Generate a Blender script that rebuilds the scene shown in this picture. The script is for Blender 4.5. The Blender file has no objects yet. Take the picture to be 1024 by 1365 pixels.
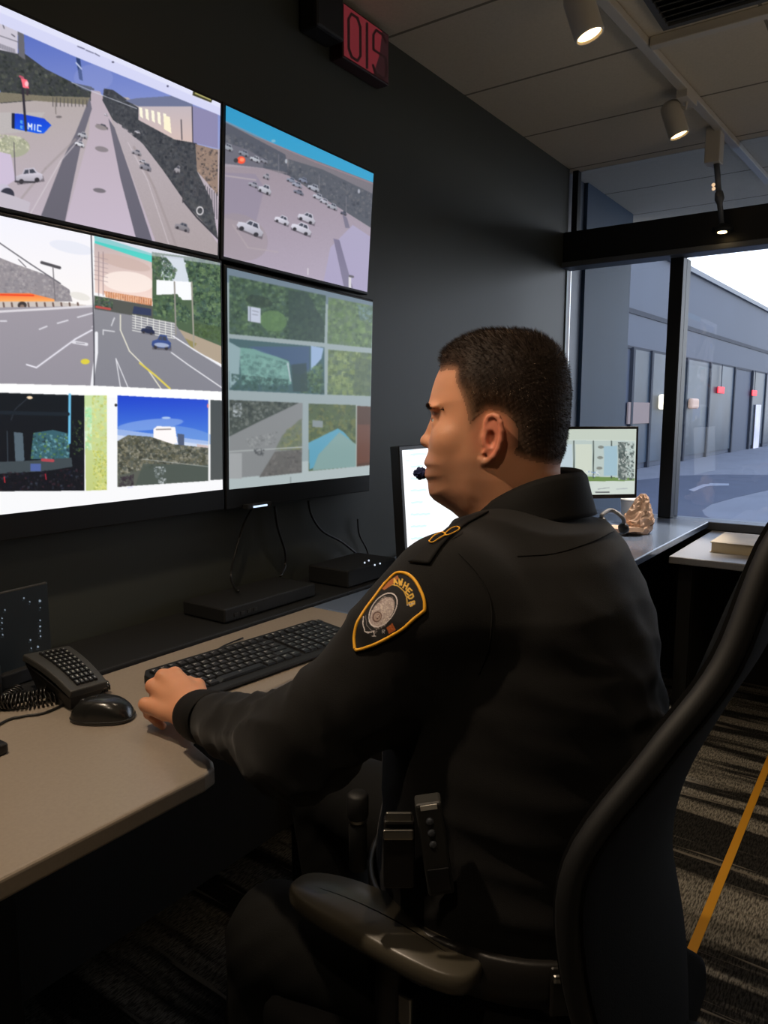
import bpy, math, random
import numpy as np
from mathutils import Vector, Matrix
from mathutils.bvhtree import BVHTree

# ------------------------------------------------------------------ camera, world, lights, exposure
SC = bpy.context.scene
COL = SC.collection
FPX, CXP, CYP, HYP, VXP = 985.0, 512.0, 682.5, 548.0, 1215.0
PITCH = math.atan((CYP - HYP) / FPX)
YAW = math.atan((VXP - CXP) * math.cos(PITCH) / FPX)
EYE = np.array([0.0, 0.0, 1.25])
FW = np.array([math.cos(YAW) * math.cos(PITCH), math.sin(YAW) * math.cos(PITCH), -math.sin(PITCH)])
RT = np.array([math.sin(YAW), -math.cos(YAW), 0.0])
UP = np.cross(RT, FW)

cam_data = bpy.data.cameras.new('camera')
cam = bpy.data.objects.new('camera', cam_data)
COL.objects.link(cam)
cam_data.sensor_fit = 'VERTICAL'
cam_data.sensor_height = 36.0
cam_data.sensor_width = 27.0
cam_data.lens = FPX / 1365.0 * 36.0
cam_data.clip_start = 0.02
cam_data.clip_end = 300
R3 = Matrix(((RT[0], UP[0], -FW[0]), (RT[1], UP[1], -FW[1]), (RT[2], UP[2], -FW[2])))
cam.matrix_world = Matrix.Translation(Vector(EYE)) @ R3.to_4x4()
SC.camera = cam

SC.view_settings.view_transform = 'Standard'
SC.view_settings.look = 'None'
SC.view_settings.gamma = 1.0
SC.view_settings.use_curve_mapping = False
SC.view_settings.exposure = 0.0

world = bpy.data.worlds.new('dusk_sky')
SC.world = world
world.use_nodes = True
wn, wl = world.node_tree.nodes, world.node_tree.links
bg = wn['Background']
tc = wn.new('ShaderNodeTexCoord'); sx = wn.new('ShaderNodeSeparateXYZ'); cr = wn.new('ShaderNodeValToRGB')
wl.new(tc.outputs['Generated'], sx.inputs[0]); wl.new(sx.outputs['Z'], cr.inputs[0]); wl.new(cr.outputs[0], bg.inputs[0])
cr.color_ramp.elements[0].position = 0.0; cr.color_ramp.elements[0].color = (1.0, 0.98, 0.97, 1)
cr.color_ramp.elements[1].position = 0.5; cr.color_ramp.elements[1].color = (0.50, 0.64, 0.95, 1)
bg.inputs[1].default_value = 3.0

TRACK_HEADS = [(0.27, 0.98), (1.33, 0.92), (2.44, 0.92), (3.50, 0.905)]
TRACK_POWER = [48.0, 8.0, 12.0, 12.0]
up_data = bpy.data.lights.new('ceiling_fill_light', 'AREA'); up_data.shape = 'RECTANGLE'; up_data.size = 2.6; up_data.size_y = 1.6  # added fill light out of view, brightens the ceiling; no fixture behind it
up_data.energy = 26.0; up_data.color = (1.0, 0.84, 0.66)
up_fill = bpy.data.objects.new('ceiling_fill_light', up_data); COL.objects.link(up_fill)
up_fill.location = (1.6, -2.0, 1.3); up_fill.rotation_euler = (math.pi, 0, 0)

# ------------------------------------------------------------------ pixel helpers (photo pixel -> point on a known plane)
def ray(x, y): return FW + RT * ((x - CXP) / FPX) - UP * ((y - CYP) / FPX)
def at_d(x, y, d): return EYE + ray(x, y) * d
def at_z(x, y, z):
    r = ray(x, y); return EYE + r * ((z - EYE[2]) / r[2])
def at_y(x, y, Y):
    r = ray(x, y); return EYE + r * (Y / r[1])
def at_x(x, y, X):
    r = ray(x, y); return EYE + r * (X / r[0])
def to_px(P):
    P = np.asarray(P, dtype=float) - EYE
    z = P @ FW
    return CXP + FPX * (P @ RT) / z, CYP - FPX * (P @ UP) / z

# ------------------------------------------------------------------ materials
def lin(c):
    out = []
    for v in c[:3]:
        v = v / 255.0
        out.append(v / 12.92 if v <= 0.04045 else ((v + 0.055) / 1.055) ** 2.4)
    return tuple(out) + (1.0,)

def mat(name, rgb, rough=0.6, metal=0.0, spec=0.5, noise=0.0, nscale=40.0, bump=0.0, bscale=200.0, emit=None, estr=0.0, sss=0.0, coat=0.0, sheen=0.0):
    m = bpy.data.materials.new(name); m.use_nodes = True
    n, l = m.node_tree.nodes, m.node_tree.links
    b = n['Principled BSDF']
    c = lin(rgb)
    b.inputs['Base Color'].default_value = c
    b.inputs['Roughness'].default_value = rough
    b.inputs['Metallic'].default_value = metal
    b.inputs['Specular IOR Level'].default_value = spec
    b.inputs['Coat Weight'].default_value = coat
    b.inputs['Sheen Weight'].default_value = sheen
    if sss:
        b.inputs['Subsurface Weight'].default_value = sss
        b.inputs['Subsurface Radius'].default_value = (0.012, 0.004, 0.002)
        b.inputs['Subsurface Scale'].default_value = 1.0
    if emit:
        b.inputs['Emission Color'].default_value = lin(emit); b.inputs['Emission Strength'].default_value = estr
    t = n.new('ShaderNodeTexCoord')
    if noise:
        nz = n.new('ShaderNodeTexNoise'); nz.inputs['Scale'].default_value = nscale; nz.inputs['Detail'].default_value = 4
        l.new(t.outputs['Object'], nz.inputs['Vector'])
        r = n.new('ShaderNodeValToRGB')
        r.color_ramp.elements[0].position = 0.3; r.color_ramp.elements[1].position = 0.7
        r.color_ramp.elements[0].color = tuple(v * (1 - noise) for v in c[:3]) + (1,)
        r.color_ramp.elements[1].color = tuple(min(1, v * (1 + noise)) for v in c[:3]) + (1,)
        l.new(nz.outputs['Fac'], r.inputs[0]); l.new(r.outputs[0], b.inputs['Base Color'])
    if bump:
        nb = n.new('ShaderNodeTexNoise'); nb.inputs['Scale'].default_value = bscale; nb.inputs['Detail'].default_value = 3
        l.new(t.outputs['Object'], nb.inputs['Vector'])
        bp = n.new('ShaderNodeBump'); bp.inputs['Strength'].default_value = bump; bp.inputs['Distance'].default_value = 0.002
        l.new(nb.outputs['Fac'], bp.inputs['Height']); l.new(bp.outputs[0], b.inputs['Normal'])
    return m

def emis_attr(name, strength=1.0):
    m = bpy.data.materials.new(name); m.use_nodes = True
    n, l = m.node_tree.nodes, m.node_tree.links
    b = n['Principled BSDF']
    a = n.new('ShaderNodeVertexColor'); a.layer_name = 'Col'
    b.inputs['Base Color'].default_value = (0.01, 0.01, 0.01, 1)
    b.inputs['Roughness'].default_value = 0.35
    l.new(a.outputs['Color'], b.inputs['Emission Color']); b.inputs['Emission Strength'].default_value = strength
    return m

def diff_attr(name, rough=0.7, bump=0.0, sss=0.0, spec=0.3):
    m = mat(name, (128, 128, 128), rough=rough, spec=spec, bump=bump, bscale=900, sss=sss)
    n, l = m.node_tree.nodes, m.node_tree.links
    a = n.new('ShaderNodeVertexColor'); a.layer_name = 'Col'
    l.new(a.outputs['Color'], n['Principled BSDF'].inputs['Base Color'])
    return m

def glass_mat(name, tint=(0.93, 0.96, 0.98)):
    m = bpy.data.materials.new(name); m.use_nodes = True
    n, l = m.node_tree.nodes, m.node_tree.links
    for x in list(n):
        if x.type == 'BSDF_PRINCIPLED': n.remove(x)
    tr = n.new('ShaderNodeBsdfTransparent'); tr.inputs[0].default_value = tint + (1,)
    gl = n.new('ShaderNodeBsdfGlossy'); gl.inputs['Roughness'].default_value = 0.02
    fr = n.new('ShaderNodeFresnel'); fr.inputs[0].default_value = 1.45
    mx = n.new('ShaderNodeMixShader')
    l.new(fr.outputs[0], mx.inputs[0]); l.new(tr.outputs[0], mx.inputs[1]); l.new(gl.outputs[0], mx.inputs[2])
    l.new(mx.outputs[0], n['Material Output'].inputs[0])
    return m

M = {}
M['wall'] = mat('charcoal_wall_paint', (57, 60, 55), 0.48, spec=0.5, bump=0.1, bscale=300)
M['wall_dark'] = mat('dark_wall_paint', (50, 49, 47), 0.85, spec=0.2)
M['black_plastic'] = mat('black_plastic', (24, 24, 25), 0.42, bump=0.05, bscale=800)
M['matte_black'] = mat('matte_black_plastic', (16, 17, 18), 0.6, bump=0.08, bscale=900)
M['bezel'] = mat('monitor_bezel', (10, 11, 13), 0.45)
M['frame_dark'] = mat('dark_window_aluminium', (22, 26, 30), 0.45, metal=0.3)
M['frame_mid'] = mat('grey_window_aluminium', (95, 100, 108), 0.45, metal=0.3)
M['frame_light'] = mat('pale_anodised_trim', (150, 165, 170), 0.4, metal=0.2)
M['chrome'] = mat('brushed_steel', (180, 178, 172), 0.28, metal=1.0)
M['white_metal'] = mat('white_painted_metal', (186, 178, 164), 0.5)
M['cable'] = mat('black_cable', (14, 14, 15), 0.5)
M['desk_edge'] = mat('desk_edge_band', (78, 70, 62), 0.5)
M['glass'] = glass_mat('clear_window_glass')

def desk_mat(name, rgb, rough=0.33):
    m = mat(name, rgb, rough, spec=0.5, noise=0.05, nscale=180)
    return m
M['desk'] = desk_mat('taupe_laminate', (150, 139, 126))
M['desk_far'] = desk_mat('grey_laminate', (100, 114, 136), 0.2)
M['desk_low'] = desk_mat('pale_laminate', (140, 140, 142), 0.4)

# ------------------------------------------------------------------ mesh helpers
class MB:
    def __init__(s): s.v = []; s.f = []
    def add(s, vs, fs):
        o = len(s.v); s.v += [tuple(float(c) for c in p) for p in vs]; s.f += [tuple(i + o for i in f) for f in fs]; return s
    def box(s, x0, x1, y0, y1, z0, z1, rot=0, c=None):
        vs = [(x, y, z) for x in (x0, x1) for y in (y0, y1) for z in (z0, z1)]
        if rot:
            cx, cy = c if c else ((x0 + x1) / 2, (y0 + y1) / 2)
            ca, sa = math.cos(rot), math.sin(rot)
            vs = [(cx + (x - cx) * ca - (y - cy) * sa, cy + (x - cx) * sa + (y - cy) * ca, z) for x, y, z in vs]
        return s.add(vs, [(0, 1, 3, 2), (4, 6, 7, 5), (0, 4, 5, 1), (2, 3, 7, 6), (0, 2, 6, 4), (1, 5, 7, 3)])
    def obox(s, o, ax, ay, az):      # oriented box: centre, three half-axis vectors
        o, ax, ay, az = [np.array(q, float) for q in (o, ax, ay, az)]
        vs = [o + a * ax + b * ay + c * az for a in (-1, 1) for b in (-1, 1) for c in (-1, 1)]
        fs = [(0, 1, 3, 2), (4, 6, 7, 5), (0, 4, 5, 1), (2, 3, 7, 6), (0, 2, 6, 4), (1, 5, 7, 3)]
        if np.dot(np.cross(ax, ay), az) < 0: fs = [f[::-1] for f in fs]
        return s.add(vs, fs)
    def prism(s, poly, z0, z1):
        n = len(poly)
        a = sum(poly[i][0] * poly[(i + 1) % n][1] - poly[(i + 1) % n][0] * poly[i][1] for i in range(n))
        if a < 0: poly = poly[::-1]
        vs = [(x, y, z0) for x, y in poly] + [(x, y, z1) for x, y in poly]
        fs = [tuple(range(n))[::-1], tuple(range(n, 2 * n))] + [(i, (i + 1) % n, n + (i + 1) % n, n + i) for i in range(n)]
        return s.add(vs, fs)
    def tube(s, pts, r, seg=10, cap=True):
        pts = [np.array(p, float) for p in pts]
        n = len(pts)
        rr = r if hasattr(r, '__len__') else [r] * n
        prev = None; vs = []; fs = []
        for i, p in enumerate(pts):
            t = pts[min(i + 1, n - 1)] - pts[max(i - 1, 0)]
            t = t / (np.linalg.norm(t) + 1e-12)
            if prev is None:
                a = np.array([0, 0, 1.0]) if abs(t[2]) < 0.9 else np.array([1.0, 0, 0])
            else: a = prev
            a = a - t * (a @ t); a /= np.linalg.norm(a); prev = a
            b = np.cross(t, a)
            for k in range(seg):
                th = 2 * math.pi * k / seg
                vs.append(p + (a * math.cos(th) + b * math.sin(th)) * rr[i])
        for i in range(n - 1):
            for k in range(seg):
                k2 = (k + 1) % seg
                fs.append((i * seg + k, i * seg + k2, (i + 1) * seg + k2, (i + 1) * seg + k))
        if cap:
            fs.append(tuple(range(seg))[::-1]); fs.append(tuple((n - 1) * seg + k for k in range(seg)))
        return s.add(vs, fs)
    def lathe(s, c, prof, seg=24, axis=(0, 0, 1)):
        ax = np.array(axis, float); ax /= np.linalg.norm(ax)
        c = np.array(c, float)
        pts = [c + ax * z for r, z in prof]
        rr = [max(r, 1e-4) for r, z in prof]
        a = np.array([1.0, 0, 0]) if abs(ax[0]) < 0.9 else np.array([0, 1.0, 0])
        a = a - ax * (a @ ax); a /= np.linalg.norm(a); b = np.cross(ax, a)
        vs = []; fs = []
        for p, r in zip(pts, rr):
            for k in range(seg):
                th = 2 * math.pi * k / seg
                vs.append(p + (a * math.cos(th) + b * math.sin(th)) * r)
        for i in range(len(pts) - 1):
            for k in range(seg):
                k2 = (k + 1) % seg
                fs.append((i * seg + k, i * seg + k2, (i + 1) * seg + k2, (i + 1) * seg + k))
        fs.append(tuple(range(seg))[::-1]); fs.append(tuple((len(pts) - 1) * seg + k for k in range(seg)))
        return s.add(vs, fs)
    def grid(s, P):                   # P: (n, m, 3) array of points
        n, m = P.shape[:2]
        return s.add(P.reshape(-1, 3), [(i * m + j, (i + 1) * m + j, (i + 1) * m + j + 1, i * m + j + 1) for i in range(n - 1) for j in range(m - 1)])
    def build(s, name, m, parent=None, bevel=0, smooth=False, seg=2, solid=0, sub=0):
        me = bpy.data.meshes.new(name)
        me.from_pydata(s.v, [], s.f); me.update()
        o = bpy.data.objects.new(name, me); COL.objects.link(o)
        if m: me.materials.append(m)
        if smooth:
            me.polygons.foreach_set('use_smooth', [True] * len(me.polygons))
        if solid:
            md = o.modifiers.new('solid', 'SOLIDIFY'); md.thickness = solid; md.offset = 0
        if bevel:
            md = o.modifiers.new('bevel', 'BEVEL'); md.width = bevel; md.segments = seg; md.limit_method = 'ANGLE'; md.angle_limit = math.radians(40)
        if sub:
            md = o.modifiers.new('sub', 'SUBSURF'); md.levels = sub; md.render_levels = sub
        if parent is not None:
            o.parent = parent
            o.matrix_parent_inverse = Matrix.Translation(-Vector(parent.location))
        return o

def empty(name, loc):
    o = bpy.data.objects.new(name, None); COL.objects.link(o); o.location = Vector([float(c) for c in loc]); o.empty_display_size = 0.1
    return o
def tag(o, label=None, cat=None, group=None, kind=None):
    if label: o['label'] = label
    if cat: o['category'] = cat
    if group: o['group'] = group
    if kind: o['kind'] = kind
    return o
def struct(o): o['kind'] = 'structure'; return o

def raw_mesh(name, V, F, m, parent=None, smooth=True, colors=None):
    me = bpy.data.meshes.new(name)
    me.from_pydata([tuple(p) for p in np.asarray(V, float).tolist()], [], [tuple(f) for f in np.asarray(F).tolist()] if not isinstance(F, list) else F)
    me.update()
    if smooth: me.polygons.foreach_set('use_smooth', [True] * len(me.polygons))
    if colors is not None:
        ca = me.color_attributes.new('Col', 'FLOAT_COLOR', 'POINT')
        cc = np.ones((len(me.vertices), 4), np.float32); cc[:, :3] = colors[:, :3]
        ca.data.foreach_set('color', cc.ravel())
    o = bpy.data.objects.new(name, me); COL.objects.link(o)
    if m: me.materials.append(m)
    if parent is not None:
        o.parent = parent; o.matrix_parent_inverse = Matrix.Translation(-Vector(parent.location))
    return o

def curve_pts(pts, n=24):            # Catmull-Rom through the points
    P = [np.array(p, float) for p in pts]
    P = [2 * P[0] - P[1]] + P + [2 * P[-1] - P[-2]]
    out = []
    for i in range(1, len(P) - 2):
        for k in range(n):
            t = k / n
            a, b, c, d = P[i - 1], P[i], P[i + 1], P[i + 2]
            out.append(0.5 * ((2 * b) + (-a + c) * t + (2 * a - 5 * b + 4 * c - d) * t * t + (-a + 3 * b - 3 * c + d) * t ** 3))
    out.append(P[-2])
    return out

# ------------------------------------------------------------------ painter for things shown on screens and cloth emblems
GLY = {'A': [(0, 0, .5, 1), (.5, 1, 1, 0), (.2, .4, .8, .4)], 'B': [(0, 0, 0, 1), (0, 1, .8, .85), (.8, .85, .8, .6), (.8, .6, 0, .5), (0, .5, 1, .4), (1, .4, 1, .1), (1, .1, 0, 0)],
       'C': [(1, 1, 0, 1), (0, 1, 0, 0), (0, 0, 1, 0)], 'D': [(0, 0, 0, 1), (0, 1, .8, .9), (.8, .9, 1, .5), (1, .5, .8, .1), (.8, .1, 0, 0)],
       'E': [(0, 0, 0, 1), (0, 1, 1, 1), (0, .5, .8, .5), (0, 0, 1, 0)], 'F': [(0, 0, 0, 1), (0, 1, 1, 1), (0, .5, .8, .5)],
       'H': [(0, 0, 0, 1), (1, 0, 1, 1), (0, .5, 1, .5)], 'I': [(.5, 0, .5, 1)], 'M': [(0, 0, 0, 1), (0, 1, .5, .4), (.5, .4, 1, 1), (1, 1, 1, 0)],
       'N': [(0, 0, 0, 1), (0, 1, 1, 0), (1, 0, 1, 1)], 'O': [(0, 0, 0, 1), (0, 1, 1, 1), (1, 1, 1, 0), (1, 0, 0, 0)],
       'R': [(0, 0, 0, 1), (0, 1, 1, .9), (1, .9, 1, .55), (1, .55, 0, .5), (.4, .5, 1, 0)], 'T': [(0, 1, 1, 1), (.5, 1, .5, 0)],
       'W': [(0, 1, .25, 0), (.25, 0, .5, .6), (.5, .6, .75, 0), (.75, 0, 1, 1)], 'G': [(1, 1, 0, 1), (0, 1, 0, 0), (0, 0, 1, 0), (1, 0, 1, .5), (1, .5, .5, .5)],
       'S': [(1, 1, 0, 1), (0, 1, 0, .5), (0, .5, 1, .5), (1, .5, 1, 0), (1, 0, 0, 0)], 'L': [(0, 1, 0, 0), (0, 0, 1, 0)],
       'X': [(0, 0, 1, 1), (0, 1, 1, 0)], '0': [(.2, 0, .2, 1), (.2, 1, .8, 1), (.8, 1, .8, 0), (.8, 0, .2, 0)]}

class Paint:
    def __init__(s, x0, y0, x1, y1, ss=2, base=(0, 0, 0)):
        s.x0, s.y0, s.ss = x0, y0, ss
        s.w, s.h = int((x1 - x0) * ss), int((y1 - y0) * ss)
        s.a = np.zeros((s.h, s.w, 3), np.float32); s.a[:] = base
        yy, xx = np.mgrid[0:s.h, 0:s.w]
        s.X = x0 + (xx + .5) / ss; s.Y = y0 + (yy + .5) / ss
        s.rng = np.random.RandomState(7)
    def mask(s, pts):
        m = np.zeros((s.h, s.w), bool); n = len(pts)
        for i in range(n):
            ax, ay = pts[i]; bx, by = pts[(i + 1) % n]
            if ay == by: continue
            c = ((ay > s.Y) != (by > s.Y)) & (s.X < (bx - ax) * (s.Y - ay) / (by - ay) + ax)
            m ^= c
        return m
    def poly(s, pts, col, col2=None, al=1.0, jit=0):
        m = s.mask(pts); c = np.array(col, np.float32)
        if col2 is not None:
            ys = [p[1] for p in pts]; t = np.clip((s.Y - min(ys)) / (max(ys) - min(ys) + 1e-6), 0, 1)[..., None]
            c = c * (1 - t) + np.array(col2, np.float32) * t
            c = c[m]
        if jit:
            c = c + s.rng.randn(int(m.sum()), 1) * jit
        s.a[m] = s.a[m] * (1 - al) + c * al
        return s
    def line(s, pts, w, col, al=1.0):
        for (ax, ay), (bx, by) in zip(pts[:-1], pts[1:]):
            L2 = (bx - ax) ** 2 + (by - ay) ** 2 + 1e-9
            t = np.clip(((s.X - ax) * (bx - ax) + (s.Y - ay) * (by - ay)) / L2, 0, 1)
            d = np.hypot(s.X - ax - t * (bx - ax), s.Y - ay - t * (by - ay))
            k = (np.clip((w / 2 - d) * s.ss + .5, 0, 1) * al)[..., None]
            s.a = s.a * (1 - k) + np.array(col, np.float32) * k
        return s
    def ell(s, cx, cy, rx, ry, col, rot=0, al=1.0, ring=None):
        ca, sa = math.cos(rot), math.sin(rot)
        u = (s.X - cx) * ca + (s.Y - cy) * sa; v = -(s.X - cx) * sa + (s.Y - cy) * ca
        d = np.hypot(u / rx, v / ry)
        k = np.clip((1 - d) * min(rx, ry) * s.ss + .5, 0, 1)
        if ring: k = k * np.clip((d - 1 + ring / min(rx, ry)) * min(rx, ry) * s.ss + .5, 0, 1)
        k = (k * al)[..., None]
        s.a = s.a * (1 - k) + np.array(col, np.float32) * k
        return s
    def leaves(s, pts, cols, n, size=3, al=.8):
        m = s.mask(pts); ys, xs = np.nonzero(m)
        if len(ys) == 0: return s
        for _ in range(n):
            i = s.rng.randint(len(ys)); c = np.array(cols[s.rng.randint(len(cols))], np.float32) + s.rng.randn() * 8
            r = max(1, int(size * s.ss * (.4 + .8 * s.rng.rand()) / 2))
            y0, x0 = ys[i], xs[i]
            ya, yb, xa, xb = max(0, y0 - r), min(s.h, y0 + r), max(0, x0 - r), min(s.w, x0 + r)
            mm = m[ya:yb, xa:xb] & (s.rng.rand(yb - ya, xb - xa) < .75)
            sub = s.a[ya:yb, xa:xb]; sub[mm] = sub[mm] * (1 - al) + c * al
        return s
    def text(s, st, o, ux, uy, w, col, gap=1.35):
        ox, oy = o
        for k, ch in enumerate(st):
            for (a, b, c, d) in GLY.get(ch, []):
                p = (ox + ux[0] * (k * gap + a) + uy[0] * b, oy + ux[1] * (k * gap + a) + uy[1] * b)
                q = (ox + ux[0] * (k * gap + c) + uy[0] * d, oy + ux[1] * (k * gap + c) + uy[1] * d)
                s.line([p, q], w, col)
        return s
    def car(s, x, y, w, h, col, slope=0.2):
        ca, sa = math.cos(slope), math.sin(slope); c = np.array(col, float)
        def q(pts): return [(x + a * w * ca - b * h * sa, y + a * w * sa + b * h * ca) for a, b in pts]
        s.poly(q([(-.5, .1), (.52, .1), (.56, .46), (-.46, .5)]), (72, 68, 76), al=.55)
        s.poly(q([(-.5, -.02), (-.30, -.12), (.34, -.14), (.5, 0), (.5, .26), (.40, .36), (-.42, .36), (-.52, .24)]), c, c * .78)
        s.poly(q([(-.26, -.10), (-.14, -.44), (.22, -.44), (.34, -.10)]), c * .92)
        s.poly(q([(-.20, -.12), (-.12, -.36), (.00, -.36), (.00, -.12)]), (70, 74, 88)); s.poly(q([(.04, -.12), (.04, -.36), (.18, -.36), (.27, -.12)]), (62, 66, 80))
        for k in (-.3, .28):
            p = q([(k, .32)])[0]; s.ell(p[0], p[1], w * .09, h * .15, (50, 48, 56))
        return s
    def blur(s, n=1):
        for _ in range(n):
            a = np.pad(s.a, ((1, 1), (1, 1), (0, 0)), 'edge')
            a = (a[:-2] + 2 * a[1:-1] + a[2:]) / 4; s.a = (a[:, :-2] + 2 * a[:, 1:-1] + a[:, 2:]) / 4
        return s
    def sample(s, px, py):
        fx = np.clip((px - s.x0) * s.ss - .5, 0, s.w - 1.001); fy = np.clip((py - s.y0) * s.ss - .5, 0, s.h - 1.001)
        ix, iy = fx.astype(int), fy.astype(int); tx, ty = (fx - ix)[:, None], (fy - iy)[:, None]
        a = s.a
        c = (a[iy, ix] * (1 - tx) + a[iy, ix + 1] * tx) * (1 - ty) + (a[iy + 1, ix] * (1 - tx) + a[iy + 1, ix + 1] * tx) * ty
        c = np.clip(c, 0, 255) / 255.0
        return np.where(c <= .04045, c / 12.92, ((c + .055) / 1.055) ** 2.4)

# ------------------------------------------------------------------ the room
WY = 1.467      # monitor wall
CZ = 2.43       # ceiling
WX = 3.66       # inner face of the window wall

def carpet_mat():
    m = bpy.data.materials.new('banded_carpet'); m.use_nodes = True
    n, l = m.node_tree.nodes, m.node_tree.links
    b = n['Principled BSDF']; b.inputs['Roughness'].default_value = 0.95; b.inputs['Specular IOR Level'].default_value = 0.1
    t = n.new('ShaderNodeTexCoord')
    def mp(scale, loc=(0, 0, 0)):
        k = n.new('ShaderNodeMapping'); k.inputs['Scale'].default_value = scale; k.inputs['Location'].default_value = loc
        l.new(t.outputs['Object'], k.inputs['Vector']); return k.outputs[0]
    def noise(vec, sc, det=2):
        k = n.new('ShaderNodeTexNoise'); k.inputs['Scale'].default_value = sc; k.inputs['Detail'].default_value = det
        l.new(vec, k.inputs['Vector']); return k.outputs['Fac']
    def ramp(fac, p0, p1, c0, c1):
        k = n.new('ShaderNodeValToRGB'); k.color_ramp.elements[0].position = p0; k.color_ramp.elements[1].position = p1
        k.color_ramp.elements[0].color = c0; k.color_ramp.elements[1].color = c1; l.new(fac, k.inputs[0]); return k.outputs[0]
    def mix(f, a, bb, mode='MIX'):
        k = n.new('ShaderNodeMix'); k.data_type = 'RGBA'; k.blend_type = mode
        if isinstance(f, float): k.inputs[0].default_value = f
        else: l.new(f, k.inputs[0])
        l.new(a, k.inputs[6]); l.new(bb, k.inputs[7]); return k.outputs[2]
    bands = ramp(noise(mp((6.0, 0.5, 1)), 1.6, 3), 0.46, 0.54, lin((42, 41, 39)), lin((128, 124, 114)))
    thin = ramp(noise(mp((30.0, 1.3, 1), (3, 1, 0)), 1.5, 2), 0.60, 0.64, (0, 0, 0, 1), (1, 1, 1, 1))
    yarn = ramp(noise(mp((55, 260, 1)), 1.0, 2), 0.38, 0.62, (0.35, 0.35, 0.35, 1), (1.6, 1.6, 1.6, 1))
    base = mix(1.0, bands, yarn, 'MULTIPLY')
    lg = n.new('ShaderNodeRGB'); lg.outputs[0].default_value = lin((120, 114, 104))
    base = mix(thin, base, lg.outputs[0])
    # tile seams every half metre
    sp = n.new('ShaderNodeSeparateXYZ'); l.new(t.outputs['Object'], sp.inputs[0])
    l.new(base, b.inputs['Base Color'])
    bp = n.new('ShaderNodeBump'); bp.inputs['Strength'].default_value = 0.5; bp.inputs['Distance'].default_value = 0.004
    l.new(noise(mp((120, 300, 1)), 1.5, 2), bp.inputs['Height']); l.new(bp.outputs[0], b.inputs['Normal'])
    return m
M['carpet'] = carpet_mat()

def ceiling_mat():
    m = mat('ceiling_tile', (196, 184, 162), 0.9, spec=0.1)
    n, l = m.node_tree.nodes, m.node_tree.links
    b = n['Principled BSDF']
    t = n.new('ShaderNodeTexCoord'); mp = n.new('ShaderNodeMapping')
    mp.inputs['Location'].default_value = (-2.075 + 5.25, -0.2 + 6, 0)
    l.new(t.outputs['Object'], mp.inputs['Vector'])
    sp = n.new('ShaderNodeSeparateXYZ'); l.new(mp.outputs[0], sp.inputs[0])
    def groove(out, period, w):
        a = n.new('ShaderNodeMath'); a.operation = 'MODULO'; a.inputs[1].default_value = period; l.new(out, a.inputs[0])
        c = n.new('ShaderNodeMath'); c.operation = 'LESS_THAN'; c.inputs[1].default_value = w; l.new(a.outputs[0], c.inputs[0]); return c.outputs[0]
    g1 = groove(sp.outputs['X'], 0.525, 0.012); g2 = groove(sp.outputs['Y'], 1.25, 0.01)
    mx = n.new('ShaderNodeMath'); mx.operation = 'MAXIMUM'; l.new(g1, mx.inputs[0]); l.new(g2, mx.inputs[1])
    k = n.new('ShaderNodeMix'); k.data_type = 'RGBA'; l.new(mx.outputs[0], k.inputs[0])
    nz = n.new('ShaderNodeTexNoise'); nz.inputs['Scale'].default_value = 120; l.new(t.outputs['Object'], nz.inputs['Vector'])
    r = n.new('ShaderNodeValToRGB'); r.color_ramp.elements[0].color = lin((190, 178, 156)); r.color_ramp.elements[1].color = lin((206, 194, 172)); l.new(nz.outputs['Fac'], r.inputs[0])
    l.new(r.outputs[0], k.inputs[6]); k.inputs[7].default_value = lin((120, 112, 98)); l.new(k.outputs[2], b.inputs['Base Color'])
    return m
M['ceiling'] = ceiling_mat()

struct(MB().box(-2.5, 3.8, -3.0, WY, -0.1, 0).build('floor', M['carpet']))
struct(MB().box(-2.5, 5.6, -3.0, WY + 0.3, CZ, CZ + 0.12).build('ceiling', M['ceiling']))
struct(MB().box(-2.5, WX, WY, WY + 0.3, 0, CZ).build('wall_left', M['wall']))
struct(MB().box(-2.62, -2.5, -3.0, WY, 0, CZ).build('wall_back', M['wall']))
struct(MB().box(-2.5, 3.8, -3.12, -3.0, 0, CZ).build('wall_right', M['wall']))
struct(MB().box(WX, 3.80, -3.0, WY, 0, 0.70).build('wall_front', M['wall_dark']))
M['outer'] = mat('blue_grey_cladding', (44, 68, 90), 0.6, noise=0.06, nscale=3)
struct(MB().box(3.92, 4.69, WY, WY + 0.3, -0.1, CZ).build('wall_outside', M['outer']))
struct(MB().box(WX, 3.92, WY + 0.02, WY + 0.3, -0.1, CZ).build('trim_5', M['frame_mid']))
struct(MB().box(-2.5, WX, WY - 0.012, WY, 0, 0.09).build('baseboard_left', M['wall_dark']))

# windows: header beam, jamb, mullions, panes
w1 = struct(MB().box(3.72, 3.727, 0.965, WY, 0.74, 1.956).build('window_1', M['glass']))
w2 = struct(MB().box(3.72, 3.727, -0.55, 0.905, 0.74, 1.956).build('window_2', M['glass']))
w3 = struct(MB().box(3.72, 3.727, -2.0, -0.61, 0.74, 1.956).build('window_3', M['glass']))
w4 = struct(MB().box(3.72, 3.727, -2.0, WY, 2.12, CZ).build('window_4', M['glass']))
struct(MB().box(3.60, 3.80, -2.0, WY - 0.001, 1.975, 2.12).build('trim_1', M['frame_dark'], bevel=0.004))
struct(MB().box(3.585, 3.70, -2.0, WY - 0.001, 1.950, 1.975).build('trim_2', M['frame_mid'], bevel=0.003))
struct(MB().box(3.66, 3.80, 0.905, 0.965, 0.74, 1.955).build('trim_3', M['frame_dark'], bevel=0.003))
struct(MB().box(3.66, 3.80, -0.61, -0.55, 0.74, 1.955).build('trim_6', M['frame_dark'], bevel=0.003))
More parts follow.
